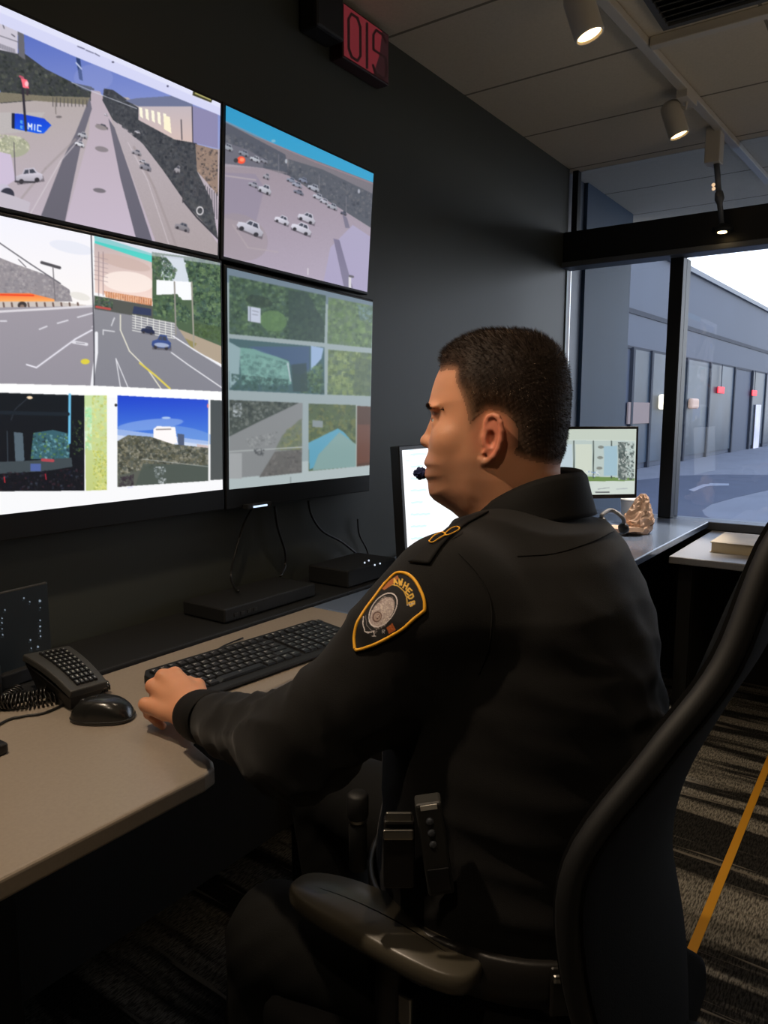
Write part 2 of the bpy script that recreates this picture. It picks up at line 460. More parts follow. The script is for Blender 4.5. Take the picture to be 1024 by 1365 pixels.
struct(MB().box(3.655, 3.675, WY - 0.006, WY - 0.001, 0.76, 1.95).build('trim_4', M['frame_light'], bevel=0.002))
struct(MB().box(3.66, 3.80, -3.0, -2.0, 0.70, CZ).build('wall_front_end', M['wall_dark']))
struct(MB().box(3.70, 3.74, WY - 0.03, WY - 0.001, 2.12, CZ).build('trim_7', M['frame_dark']))
struct(MB().box(3.66, 3.80, -2.0, WY - 0.001, 0.70, 0.738).build('window_sill', M['frame_mid'], bevel=0.003))

# ------------------------------------------------------------------ outdoors: pavement, road, office block opposite
M['pave'] = mat('pale_concrete', (108, 107, 112), 0.9, noise=0.08, nscale=1.5)
M['road'] = mat('asphalt', (64, 67, 80), 0.9, noise=0.08, nscale=2.5)
M['paint'] = mat('road_paint', (128, 128, 134), 0.8)
struct(MB().box(3.8, 60, -40, 40, -0.12, -0.004).build('ground', M['pave']))
def gpoly(pts, z): return [tuple(at_z(x, y, z)[:2]) for x, y in pts]
rp = gpoly([(1100, 634), (1024, 633), (960, 632.5), (905, 634), (850, 640), (800, 648)], 0) + gpoly([(800, 760), (905, 745), (1010, 742), (1030, 712), (985, 702), (955, 694), (940, 687), (936, 680), (948, 672), (980, 663), (1024, 653), (1100, 646)], 0)
struct(MB().prism(rp, -0.003, 0.0).build('road', M['road']))
ar = gpoly([(918, 653), (938, 645.4), (946, 645), (946, 644), (972, 644.5), (972, 647), (946, 647.5), (940, 648.5), (925, 655)], 0.004)
tag(MB().prism(ar, 0.001, 0.004).build('road_arrow', M['paint']), 'faded white arrow painted on the road outside the window', 'road marking')

M['clad'] = mat('grey_blue_wall_panel', (69, 76, 90), 0.6, noise=0.05, nscale=0.8)
M['joint'] = mat('dark_panel_joint', (38, 42, 52), 0.7)
M['shop_glass'] = mat('dark_shop_glazing', (58, 70, 82), 0.4, spec=0.25, noise=0.35, nscale=0.7)
M['lit'] = mat('lit_lamp_cover', (255, 240, 210), 0.5, emit=(255, 236, 205), estr=1.6)
M['red_lit'] = mat('lit_red_letters', (255, 40, 50), 0.5, emit=(255, 40, 55), estr=1.2)
blk = empty('office_building', (20.5, 4.65, 0))
tag(blk, 'long grey blue office building with glazed ground floor across the road', 'building')
fd = np.array([1, -0.042, 0]); fd /= np.linalg.norm(fd); fn = np.array([-fd[1], fd[0], 0]) * 1.0
fo = np.array([20.5, 4.65, 0.0])
def fac(s, z, out=0.0): return fo + fd * s + np.array([0, 0, z]) - fn * out
def fac_s(x, y):     # where the pixel ray meets the facade plane
    r = ray(x, y); t = ((fo - EYE) @ fn) / (r @ fn); P = EYE + r * t; return (P - fo) @ fd, P[2]
def fbox(mb, s0, s1, z0, z1, o0, o1):
    c = fac((s0 + s1) / 2, (z0 + z1) / 2, (o0 + o1) / 2)
    return mb.obox(c, fd * (s1 - s0) / 2, fn * (o1 - o0) / 2, np.array([0, 0, (z1 - z0) / 2]))
ztop = fac_s(960, 384)[1]; zj = fac_s(975, 455)[1]; zw = fac_s(975, 489)[1]
fbox(MB(), -14, 40, 0, ztop, -6, 0).build('wall', M['clad'], blk)
fbox(MB(), -14.1, 40.1, ztop, ztop + 0.12, -6.1, 0.08).build('parapet', M['frame_mid'], blk)
fbox(MB(), -14, 40, zj - 0.05, zj + 0.05, 0, 0.02).build('panel_joint', M['joint'], blk)
fbox(MB(), -14, 40, zw - 0.03, zw + 0.03, 0, 0.02).build('window_head', M['joint'], blk)
mx = [fac_s(x, 560)[0] for x in (838, 863, 910, 941, 974, 998, 1016)]
mx = mx + [mx[-1] + 3.2 * k for k in range(1, 5)]
kinds = [1, 1, 1, 1, 0, 1, 1, 0, 1, 1]
for a, b, kd in zip(mx[:-1], mx[1:], kinds):
    if kd: 
        wn_ = fbox(MB(), a + 0.06, b - 0.06, 0.12, zw - 0.03, 0.0, 0.03).build('shop_window', M['shop_glass'], blk)
for a in mx:
    fbox(MB(), a - 0.06, a + 0.06, 0, zw, 0.0, 0.07).build('window_post', M['joint'], blk)
s, z = fac_s(845, 549)
fbox(MB(), s - 0.5, s + 0.9, z - 0.25, z + 0.2, 0.03, 0.06).build('window_poster', mat('faded_poster', (150, 130, 122), 0.8), blk)
for (x, y, wd, h) in ((957, 520, 0.36, 0.09), (1002, 524, 0.34, 0.09)):
    s, z = fac_s(x, y)
    t = empty('red_sign', fac(s, z, 0.08))
    tag(t, 'glowing red sign in the opposite shop window, ' + ('the nearer one' if x < 980 else 'farther one above the banner'), 'sign', 'red window signs across the road')
    fbox(MB(), s - wd, s + wd, z - h, z + h, 0.075, 0.10).build('sign_plate', M['red_lit'], t, bevel=0.03)
    fbox(MB(), s - 0.02, s + 0.02, z + h, zw, 0.08, 0.095).build('hanger', M['joint'], t)
s, z = fac_s(1006, 575)
t = fbox(MB(), s - 0.45, s + 0.35, z - 0.9, z + 0.9, 0.075, 0.09).build('window_banner', mat('pale_red_banner', (214, 206, 214), 0.7, noise=0.3, nscale=1.2, emit=(200, 200, 220), estr=0.25)); tag(t, 'pale backlit banner in the far shop window under the second red sign', 'banner')
for (x, y, r, st) in ((881, 536, 0.17, 'bright'), (918, 538, 0.13, 'dim')):
    s, z = fac_s(x, y)
    t = empty('wall_lamp', fac(s, z, 0.0))
    tag(t, 'square ' + st + (' warm wall lamp on the far building left of the window post' if st == 'bright' else ' lamp on the far building just right of the window post'), 'lamp')
    fbox(MB(), s - r * 2.6, s + r * 2.0, z - r, z + r, 0.07, 0.2).build('lamp_cover', M['lit'] if st == 'bright' else mat('dim_lamp_cover', (180, 150, 135), 0.6, emit=(190, 160, 140), estr=0.5), t, bevel=0.05)
    fbox(MB(), s - r * 0.7, s + r * 0.7, z - r * 0.6, z + r * 0.6, 0.0, 0.07).build('lamp_bracket', M['joint'], t)

# ------------------------------------------------------------------ floor marking
tag(MB().box(0.4, 3.3, 0.309, 0.331, 0.0, 0.002).build('floor_tape', mat('yellow_floor_tape', (226, 160, 30), 0.7)), 'straight strip of yellow tape laid along the dark carpet', 'tape')

# ------------------------------------------------------------------ worktops
def desk_slab(name, poly, m, label, z0=0.712, z1=0.74, legs=(), panel=None):
    t = empty(name, (poly[0][0], poly[0][1], 0)); tag(t, label, 'desk')
    MB().prism(poly, z0, z1).build('worktop', m, t, bevel=0.005, seg=3)
    for (x, y) in legs:
        MB().box(x - 0.03, x + 0.03, y - 0.03, y + 0.03, 0.0, z0).build('leg', M['matte_black'], t, bevel=0.004)
    if panel:
        MB().box(*panel).build('modesty_panel', M['wall_dark'], t)
    return t
cut = [(1.44, 0.905), (1.25, 0.93), (1.05, 0.935), (0.86, 0.925), (0.765, 0.915), (0.735, 0.90), (0.715, 0.865), (0.695, 0.80), (0.682, 0.783), (0.66, 0.778)]
desk_slab('desk', [(-0.9, 1.25), (1.438, 1.25)] + cut + [(-0.9, 0.778)], M['desk'], 'taupe desktop in front, holding the keyboard and mouse',
          legs=((-0.8, 0.9), (-0.8, 1.2), (0.55, 1.2), (1.35, 1.2)), panel=(-0.9, 1.43, 1.215, 1.235, 0.2, 0.71))
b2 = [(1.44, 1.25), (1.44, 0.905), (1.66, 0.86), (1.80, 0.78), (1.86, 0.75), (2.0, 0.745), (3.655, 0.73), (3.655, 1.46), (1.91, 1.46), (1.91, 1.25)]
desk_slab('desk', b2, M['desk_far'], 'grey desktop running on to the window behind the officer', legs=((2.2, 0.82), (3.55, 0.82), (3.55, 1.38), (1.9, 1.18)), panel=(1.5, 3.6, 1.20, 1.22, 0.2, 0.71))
# black raceway behind the desktop
tr = MB().box(-0.9, 1.90, 1.252, WY - 0.002, 0.70, 0.748).build('cable_ledge', M['matte_black'], bevel=0.004)
tag(tr, 'long black ledge between the desktop and the monitor wall', 'ledge')
sd = empty('side_table', (2.95, 0.2, 0)); tag(sd, 'low pale side table beside the desk end under the window', 'table')
MB().box(2.90, 3.655, -0.35, 0.715, 0.672, 0.70).build('table_top', M['desk_low'], sd, bevel=0.004)
for (x, y) in ((2.96, 0.66), (3.6, 0.66), (2.96, -0.29), (3.6, -0.29)):
    MB().box(x - 0.025, x + 0.025, y - 0.025, y + 0.025, 0, 0.672).build('leg', M['matte_black'], sd)
MB().box(3.0, 3.6, 0.668, 0.685, 0.1, 0.672).build('side_panel', M['wall_dark'], sd)

# ------------------------------------------------------------------ monitor wall
def screen_mesh(corners, paint, parent, nu, nv, m, name='screen', off=0.0015):
    tl, tr_, br, bl = [np.array(c, float) for c in corners]
    u = np.linspace(0, 1, nu)[:, None, None]; v = np.linspace(0, 1, nv)[None, :, None]
    P = (tl * (1 - u) + tr_ * u) * (1 - v) + (bl * (1 - u) + br * u) * v
    nrm = np.cross(tr_ - tl, bl - tl); nrm /= np.linalg.norm(nrm)
    if nrm @ (EYE - tl) < 0: nrm = -nrm
    px, py = to_px(P.reshape(-1, 3))
    col = paint.sample(px, py)
    idx = np.arange(nu * nv).reshape(nu, nv)
    F = np.stack([idx[:-1, :-1], idx[:-1, 1:], idx[1:, 1:], idx[1:, :-1]], -1).reshape(-1, 4)
    V = P.reshape(-1, 3) + nrm * off
    return raw_mesh(name, V, F, m, parent, False, col)

def frame_mesh(corners, bez, parent, thick, m, name='casing', chin=0.0):
    tl, tr_, br, bl = [np.array(c, float) for c in corners]
    ex = (tr_ - tl) / np.linalg.norm(tr_ - tl); ey = (tl - bl) / np.linalg.norm(tl - bl)
    nn = np.cross(ex, ey)
    if nn @ (EYE - tl) < 0: nn = -nn
    q = [tl - ex * bez + ey * bez, tr_ + ex * bez + ey * bez, br + ex * bez - ey * (bez + chin), bl - ex * bez - ey * (bez + chin)]
    vs = [p for p in q] + [p - nn * thick for p in q]
    fs = [(3, 2, 1, 0), (4, 5, 6, 7), (0, 1, 5, 4), (1, 2, 6, 5), (2, 3, 7, 6), (3, 0, 4, 7)]
    return MB().add(vs, fs).build(name, m, parent, bevel=0.003), nn, ex, ey

M['screen'] = emis_attr('lit_screen', 1.0)
def V3(x, y, z): return np.array([x, y, z], float)

# --- painting of the four wall screens (measured in photo pixels)
TREE = [(52, 58, 58), (64, 70, 66), (40, 46, 48), (84, 88, 80)]
GREEN = [(58, 84, 62), (84, 112, 78), (40, 60, 52), (112, 138, 96), (70, 96, 88)]
A = Paint(-12, -2, 302, 350, 2, (176, 166, 174))
A.poly([(-12, -2), (302, 100), (302, 200), (-12, 170)], (70, 96, 190), (156, 166, 214))
A.poly([(-12, 122), (40, 128), (110, 126), (170, 130), (302, 230), (302, 350), (-12, 350)], (180, 170, 168), (192, 178, 196), jit=1.5)
A.poly([(0, 100), (20, 92), (30, 70), (60, 92), (100, 112), (125, 118), (125, 136), (75, 132), (0, 138)], (58, 62, 66))
A.poly([(-12, 66), (12, 66), (30, 74), (60, 92), (95, 110), (122, 116), (122, 130), (70, 130), (-12, 118)], (62, 66, 70))
A.leaves([(-12, 68), (30, 76), (60, 92), (95, 110), (122, 116), (122, 134), (70, 132), (-12, 124)], TREE, 700, 4)
A.poly([(-12, 122), (60, 128), (120, 130), (118, 140), (40, 134), (-12, 138)], (126, 120, 104), jit=6)
A.poly([(-12, 22), (23, 38), (23, 72), (-12, 64)], (205, 200, 214)); A.line([(-12, 44), (23, 56)], 1.2, (120, 118, 130))
for k in range(14): A.line([(k * 1.6 - 2, 58 + k * .6), (k * 1.6 - 1.4, 64 + k * .6)], .8, (110, 108, 120)); 
A.line([(3, 32), (5, 38)], 1.4, (90, 88, 100)); A.line([(15, 46), (19, 49)], 1.4, (90, 88, 100))
A.poly([(23, 38), (31, 42), (33, 80), (24, 74)], (104, 104, 112))
A.poly([(100, 72), (106, 76), (110, 108), (105, 106)], (40, 62, 110)); A.line([(101, 84), (108, 92)], 2, (190, 200, 230))
A.poly([(-12, 150), (60, 150), (40, 175), (-12, 180)], (188, 182, 182), jit=3)
# left verge, dark lane, centre carriageway, second dark lane, right verge
A.poly([(121, 120), (133, 122), (148, 160), (190, 330), (86, 300), (118, 180)], (186, 172, 182), (200, 186, 204))
A.poly([(119, 130), (122, 145), (108, 190), (86, 296), (54, 288), (84, 210), (100, 178), (108, 158)], (112, 110, 124), (102, 100, 112))
A.poly([(144, 158), (152, 170), (176, 240), (207, 335), (184, 330), (160, 238), (148, 178)], (108, 106, 120), (100, 98, 112))
A.poly([(142, 130), (158, 132), (176, 150), (190, 174), (240, 250), (290, 325), (290, 350), (215, 345), (176, 235), (152, 168)], (186, 176, 184), (170, 158, 160), jit=3)
A.line([(178, 196), (205, 250), (235, 330)], 3, (160, 148, 150), .7); A.line([(170, 190), (196, 240), (226, 330)], 1.2, (214, 204, 210), .6)
A.line([(112, 178), (80, 215), (40, 285)], 1.5, (212, 204, 210), .7); A.line([(100, 186), (60, 225), (14, 282)], 3, (160, 150, 152), .6)
A.poly([(138, 118), (150, 120), (170, 134), (190, 148), (230, 168), (262, 190), (262, 228), (282, 268), (290, 318), (270, 296), (248, 272), (216, 226), (190, 192), (170, 172), (150, 160), (136, 134)], (62, 66, 74), (84, 84, 86))
A.leaves([(138, 118), (170, 134), (190, 148), (230, 168), (262, 190), (262, 228), (282, 268), (290, 318), (248, 272), (216, 226), (190, 192), (150, 160)], [(58, 62, 70), (70, 74, 80), (48, 52, 62), (84, 86, 92)], 1500, 4)
A.poly([(184, 141), (256, 141), (256, 190), (232, 186), (184, 160)], (196, 184, 190), (214, 190, 184))
for k in range(5): A.poly([(185 + k * 8, 143 + k * 2), (189 + k * 8, 144 + k * 2), (190 + k * 8, 158 + k * 3), (186 + k * 8, 155 + k * 3)], (255, 250, 226))
A.poly([(218, 154), (226, 156), (228, 178), (218, 172)], (255, 246, 214)); A.line([(241, 160), (242, 186)], 1.6, (90, 84, 92))
A.poly([(256, 141), (290, 152), (290, 198), (256, 190)], (142, 138, 176)); A.line([(255.5, 140), (256.5, 192)], 1.2, (56, 54, 66))
A.poly([(166, 134), (182, 131), (230, 128), (256, 134), (256, 142), (184, 142)], (110, 118, 150))
A.poly([(260, 192), (290, 200), (290, 260), (262, 228)], (150, 128, 116)); A.leaves([(260, 192), (290, 200), (290, 262), (262, 228)], [(90, 80, 78), (176, 150, 130), (66, 62, 66)], 120, 3)
for k in range(11): A.line([(258 + k * 3, 236 + k * 2.2), (258.5 + k * 3, 262 + k * 3)], .9, (70, 70, 78))
A.line([(244, 268), (262, 290), (290, 318)], 2.2, (60, 60, 68)); A.ell(266, 281, 5, 6, (210, 206, 210), ring=1.6); A.line([(243, 270), (244, 236)], 1.2, (70, 68, 74))
for (x, y, w, h, c) in ((110, 180, 13, 9, (196, 196, 206)), (106, 192, 13, 8, (236, 236, 244)), (182, 203, 13, 8, (170, 166, 176)), (194, 222, 16, 11, (150, 148, 160)), (183, 176, 8, 5, (200, 198, 206)), (243, 302, 20, 12, (150, 146, 154)), (141, 153, 5, 3, (236, 230, 240)), (136, 168, 16, 6, (120, 114, 120)), (236, 226, 8, 12, (176, 172, 178)), (190, 215, 10, 5, (206, 204, 214))):
    A.car(x, y, w, h, c, .35)
A.ell(135, 199, 9, 3.6, (140, 132, 138), .2); A.ell(132, 254, 8.5, 3, (120, 114, 122), .15); A.ell(134, 170, 8, 3, (146, 138, 140), .3)
A.ell(15, 196, 24, 14, (170, 172, 150)); A.leaves([(-12, 178), (30, 182), (40, 200), (-12, 206)], [(190, 192, 160), (150, 154, 130), (214, 212, 190)], 160, 4)
A.poly([(-12, 200), (14, 206), (20, 240), (4, 250), (-12, 252)], (206, 192, 216)); A.car(38, 234, 36, 22, (214, 208, 222), -.1); A.ell(2, 260, 13, 15, (200, 194, 212), .2); A.ell(9, 260, 9.5, 9.5, (52, 54, 70))
A.line([(18, 190), (20, 242)], 1.2, (90, 86, 96)); A.line([(20, 242), (46, 243)], 2.4, (60, 58, 66))
A.poly([(-12, 280), (-12, 252), (20, 262), (40, 270), (36, 290)], (196, 188, 200))
A.poly([(15, 151), (28, 152), (58, 158), (68, 167), (58, 178), (50, 178), (15, 171)], (20, 60, 206), (10, 92, 236)); A.poly([(15, 151), (19, 151), (19, 172), (15, 171)], (26, 34, 60))
A.text('MIC', (37, 172), (4.6, .9), (.3, -7.5), 1.5, (240, 246, 255)); A.text('E', (27, 171), (2.6, .4), (.1, -3), .9, (110, 200, 240)); A.text('E', (27, 164), (2.6, .4), (.1, -3), .9, (110, 200, 240))
A.line([(29, 108), (33, 160), (34, 174)], 3.2, (46, 44, 56)); A.poly([(27, 103), (36, 107), (38, 118), (30, 117)], (255, 110, 130)); A.ell(35, 112, 2.6, 3.6, (255, 190, 200)); A.line([(26, 102), (30, 104)], 3, (190, 90, 110)); A.line([(36, 120), (36, 126)], 3, (60, 50, 60))
A.line([(95, 110), (120, 121), (182, 145)], .9, (220, 222, 234), .8)
for k in range(10): A.line([(70 + k * 5, 130 + k * .4), (70 + k * 5, 142)], 1, (80, 78, 80))
A.line([(73, 134), (74, 152)], 1, (110, 104, 100)); A.ell(78, 156, 4, 1.6, (120, 114, 116))
A.ell(124, 104, 26, 18, (150, 160, 214), .0, .35)
A.poly([(-12, -2), (-12, 28), (0, 32), (100, 76), (288, 152), (302, 158), (302, 120), (290, 140), (150, 74)], (214, 216, 246)); A.line([(-12, 6), (150, 75), (302, 142)], 11, (226, 228, 250))
A.line([(103, 62), (112, 65.5)], 1.4, (90, 92, 120)); A.line([(114, 67), (124, 71)], 1.4, (110, 112, 140)); A.line([(126, 71.5), (132, 75)], 1.2, (90, 92, 120)); A.ell(150, 83, 1.6, 1, (40, 40, 60)); A.ell(223, 115, 1.4, 1.4, (80, 80, 110))
A.poly([(257, 121), (283, 132), (281, 137), (256, 127)], (60, 58, 34)); A.line([(260, 124.5), (280, 133)], 2, (206, 200, 130), .8)

B = Paint(290, 126, 504, 396, 2, (166, 156, 166))
B.poly([(290, 120), (504, 220), (504, 262), (290, 172)], (48, 152, 200), (64, 166, 208))
B.poly([(290, 158), (340, 182), (400, 206), (504, 246), (504, 300), (440, 262), (380, 236), (290, 204)], (132, 122, 128), (120, 120, 130), jit=2)
B.poly([(290, 158), (380, 206), (384, 230), (350, 224), (290, 188)], (88, 92, 104)); B.poly([(384, 212), (430, 226), (504, 262), (504, 310), (450, 276), (384, 240)], (92, 96, 106))
B.leaves([(290, 170), (380, 210), (504, 262), (504, 300), (440, 268), (384, 236), (290, 190)], [(84, 88, 98), (100, 102, 110), (74, 78, 90), (120, 120, 124)], 700, 4, .6)
B.line([(290, 157), (360, 190), (420, 216), (500, 246)], 1.4, (176, 140, 150), .6)
B.poly([(290, 222), (350, 224), (384, 234), (440, 270), (504, 312), (504, 396), (290, 350)], (158, 146, 156), (176, 164, 184), jit=2)
B.poly([(296, 230), (340, 232), (352, 250), (340, 300), (297, 290)], (146, 138, 158), al=.7); B.poly([(470, 300), (500, 320), (500, 396), (430, 380), (440, 330)], (176, 172, 206), (160, 152, 190), al=.7)
B.poly([(444, 318), (452, 320), (470, 384), (458, 382)], (124, 118, 144)); B.poly([(456, 286), (462, 290), (466, 304), (460, 304)], (124, 120, 140)); B.line([(298, 234), (340, 240)], 2, (190, 178, 180), .6)
B.ell(318, 316, 40, 30, (158, 146, 150), .4, .5); B.line([(310, 300), (330, 330), (370, 336)], 2, (180, 168, 172), .5)
B.poly([(296, 218), (350, 224), (352, 212), (330, 200), (296, 188)], (110, 110, 122))
for (x, y, w, h, c) in ((303, 196, 16, 10, (176, 182, 192)), (325, 204, 14, 9, (150, 156, 170)), (340, 212, 14, 9, (200, 204, 214)), (352, 214, 10, 8, (150, 152, 164)), (355, 235, 9, 9, (170, 168, 180)), (353, 252, 18, 14, (206, 206, 218)), (338, 246, 14, 8, (170, 170, 184)), (334, 303, 36, 20, (212, 210, 224)), (376, 293, 20, 13, (224, 222, 236)), (402, 304, 28, 16, (222, 220, 234)), (409, 290, 24, 15, (214, 212, 226)),
                          (388, 240, 12, 8, (150, 158, 178)), (396, 246, 14, 8, (168, 172, 190)), (404, 240, 12, 8, (140, 148, 170)), (398, 256, 14, 7, (128, 132, 150)), (418, 250, 16, 10, (186, 190, 204)), (424, 262, 14, 9, (196, 198, 212)), (432, 268, 12, 8, (200, 200, 214)), (443, 275, 14, 9, (180, 184, 196)), (458, 284, 9, 6, (96, 98, 116))):
    B.car(x, y, w, h, c, .4)
B.ell(321, 213.5, 5.5, 5, (255, 86, 60)); B.ell(322, 213, 3, 2.6, (255, 150, 110)); B.ell(314, 214, 3, 3, (60, 60, 66))
for x, y in ((371, 206), (425, 236), (461, 262)): B.line([(x, y), (x, y + 26)], .9, (140, 138, 146), .7)
B.ell(364, 188, 3, 2, (120, 180, 206)); B.ell(381, 215, 1.6, 3, (176, 180, 190)); B.ell(478, 255, 1.6, 3, (170, 172, 184)); B.line([(466, 370), (466, 383)], 3.4, (214, 210, 214)); B.line([(466, 368), (470, 369)], 3, (96, 92, 100)); B.line([(410, 358), (410, 366)], 1.6, (206, 200, 208))

Cc = Paint(-12, 278, 302, 696, 2, (250, 250, 252))
Cc.poly([(-12, 278), (122, 316), (125, 424), (-12, 420)], (244, 244, 255), (255, 250, 246)); Cc.ell(95, 330, 30, 8, (226, 230, 244), .2, .6)
Cc.poly([(0, 344), (20, 352), (60, 366), (92, 386), (96, 402), (0, 402), (-12, 402), (-12, 340)], (150, 144, 150)); Cc.leaves([(-12, 340), (20, 352), (60, 366), (92, 386), (96, 402), (-12, 402)], [(128, 124, 132), (168, 160, 164), (150, 146, 152), (186, 180, 180)], 500, 4, .6)
Cc.line([(-4, 322), (40, 352), (80, 378)], 1.6, (100, 98, 106)); Cc.line([(55, 350), (79, 357)], 4, (80, 78, 84)); Cc.line([(70, 356), (73, 400)], 1.4, (120, 116, 122)); Cc.line([(24, 346), (34, 356)], 1.2, (110, 106, 114))
Cc.poly([(-12, 391), (40, 391), (72, 399), (72, 404), (-12, 403)], (255, 120, 60), (255, 190, 110)); Cc.line([(0, 393), (44, 394)], 2.2, (240, 70, 40)); Cc.poly([(-12, 402), (76, 402), (124, 408), (124, 412), (-12, 414)], (206, 196, 190)); Cc.ell(106, 395, 14, 5, (236, 232, 226), .25)
for k in range(10): Cc.line([(4 + k * 11, 404), (5 + k * 11, 410)], 2.4, (110, 90, 84))
Cc.ell(29, 407, 6, 5, (60, 54, 56)); Cc.ell(29, 409, 3, 3, (140, 120, 110))
Cc.poly([(-12, 410), (124, 408), (125, 514), (-12, 513)], (160, 154, 164), (150, 146, 156)); Cc.line([(-12, 416), (60, 412), (124, 408)], 3, (224, 220, 226))
Cc.line([(35, 486), (48, 490), (100, 452), (122, 440)], 2, (236, 234, 244)); Cc.line([(138, 424), (122, 436)], 1.4, (220, 218, 226), .7)
for a, b in (((52, 439), (62, 435)), ((76, 431), (90, 427)), ((103, 423), (124, 417)), ((0, 428), (8, 428))): Cc.line([a, b], 1.8, (224, 222, 230))
Cc.ell(113, 482, 6, 3.6, (224, 208, 70)); Cc.line([(97, 456), (115, 459)], 4, (226, 224, 232)); Cc.line([(101, 457), (112, 458)], 1.2, (150, 146, 156))
Cc.poly([(125, 313), (202, 338), (203, 350), (126, 330)], (70, 206, 196), (90, 214, 204)); Cc.poly([(125, 324), (203, 350), (203, 406), (126, 390)], (196, 178, 178), (255, 226, 214)); Cc.ell(165, 350, 36, 8, (206, 180, 172), .25, .8); Cc.ell(170, 376, 34, 14, (255, 240, 232), .1, .8)
Cc.poly([(138, 388), (202, 398), (202, 408), (140, 396)], (210, 138, 96)); Cc.leaves([(138, 388), (202, 398), (202, 408), (140, 396)], [(170, 110, 80), (226, 170, 130)], 90, 3)
for k in range(20): Cc.line([(140 + k * 3.1, 389 + k * .5), (140 + k * 3.1, 396 + k * .5)], .8, (250, 214, 190))
for x in (131, 137): Cc.line([(x, 336), (x, 394)], 1, (150, 130, 136)); 
for k in range(6): Cc.line([(125, 342 + k * 6), (143, 346 + k * 6)], .7, (160, 140, 146), .8)
Cc.poly([(125, 394), (203, 408), (205, 420), (205, 430), (125, 420)], (86, 88, 84)); Cc.leaves([(125, 394), (150, 398), (150, 412), (125, 408)], GREEN, 120, 3); Cc.line([(128, 409), (146, 412)], 3, (190, 80, 76)); Cc.poly([(178, 408), (201, 412), (201, 421), (176, 418)], (50, 60, 92))
Cc.poly([(202, 336), (296, 348), (296, 462), (240, 442), (203, 424)], (78, 100, 74)); Cc.poly([(214, 340), (246, 344), (252, 376), (236, 378), (214, 372)], (214, 222, 232)); Cc.leaves([(202, 336), (218, 340), (236, 360), (230, 376), (204, 372)], GREEN + [(96, 104, 96)], 260, 4)
Cc.leaves([(244, 344), (296, 348), (296, 440), (258, 426), (252, 380)], GREEN, 900, 5); Cc.poly([(208, 373), (254, 376), (255, 400), (240, 400), (236, 392), (208, 393)], (250, 252, 255)); Cc.leaves([(204, 394), (240, 396), (256, 420), (250, 432), (204, 420)], GREEN, 260, 4); Cc.leaves([(256, 430), (296, 436), (296, 458), (258, 446)], [(64, 84, 54), (80, 104, 62)], 200, 4)
Cc.poly([(236, 438), (296, 462), (296, 486), (258, 466), (232, 448)], (176, 160, 140)); Cc.poly([(240, 448), (262, 458), (256, 466), (234, 454)], (150, 140, 90))
Cc.poly([(125, 412), (150, 416), (232, 430), (256, 466), (296, 490), (296, 522), (125, 514)], (140, 140, 148), (132, 132, 142))
for k in range(7): Cc.line([(176, 420 + k * 3.4), (232, 432 + k * 3.2)], 1, (236, 236, 232)); Cc.line([(180 + k * 8, 420 + k * 1.7), (180 + k * 8, 438 + k * 2)], 1, (226, 226, 222))
Cc.line([(232, 376), (234, 446)], 2, (150, 146, 140)); Cc.line([(255, 376), (258, 462)], 2, (160, 156, 146))
Cc.line([(160, 420), (160, 440), (172, 468), (196, 492), (214, 518)], 1.6, (230, 226, 210)); Cc.line([(186, 484), (206, 500), (226, 518)], 2.6, (222, 204, 90)); Cc.line([(230, 448), (258, 466), (297, 490)], 1.8, (232, 232, 238)); Cc.line([(228, 470), (250, 486), (297, 518)], 1.6, (226, 226, 232))
Cc.line([(154, 478), (160, 516)], 1.2, (232, 232, 238)); Cc.line([(154, 478), (170, 516)], 1.2, (232, 232, 238)); Cc.line([(128, 444), (128, 470), (125, 490), (122, 515)], 4.2, (240, 240, 246)); Cc.line([(137, 446), (137, 440), (152, 442)], 1.5, (216, 216, 222)); Cc.line([(150, 428), (152, 424), (148, 434)], 1.5, (216, 216, 222))
Cc.car(197, 440, 18, 12, (40, 50, 84), .2); Cc.car(215, 456, 25, 22, (60, 84, 150), .1); Cc.ell(215, 460, 10, 3, (190, 200, 226), .1, .8)
Cc.line([(121, 312), (124, 420), (125, 470), (125, 514)], 1.6, (70, 70, 80)); Cc.poly([(125, 313), (296, 349), (296, 354), (202, 341), (125, 321)], (200, 204, 220), al=.55)
Cc.poly([(-12, 511), (125, 514), (296, 522), (302, 534), (-12, 525)], (255, 255, 255))
Cc.poly([(-12, 523), (112, 527), (112, 654), (-12, 655)], (14, 22, 30), (16, 18, 26)); Cc.poly([(18, 576), (30, 577), (32, 614), (20, 616)], (84, 100, 112)); Cc.poly([(44, 577), (70, 573), (92, 578), (92, 612), (40, 612)], (56, 96, 108)); Cc.leaves([(44, 577), (92, 578), (92, 614), (40, 612)], [(70, 120, 140), (120, 170, 180), (50, 90, 80), (96, 130, 60), (30, 50, 60)], 260, 3)
Cc.poly([(-12, 616), (40, 614), (95, 610), (96, 622), (60, 628), (-12, 632)], (64, 74, 80)); Cc.leaves([(-12, 630), (110, 624), (110, 652), (-12, 654)], [(12, 14, 22), (34, 28, 34), (20, 24, 44), (60, 34, 44), (60, 66, 80)], 240, 3); Cc.line([(56, 613), (70, 614)], 4, (176, 70, 80)); Cc.poly([(40, 618), (54, 618), (54, 628), (40, 628)], (80, 100, 160))
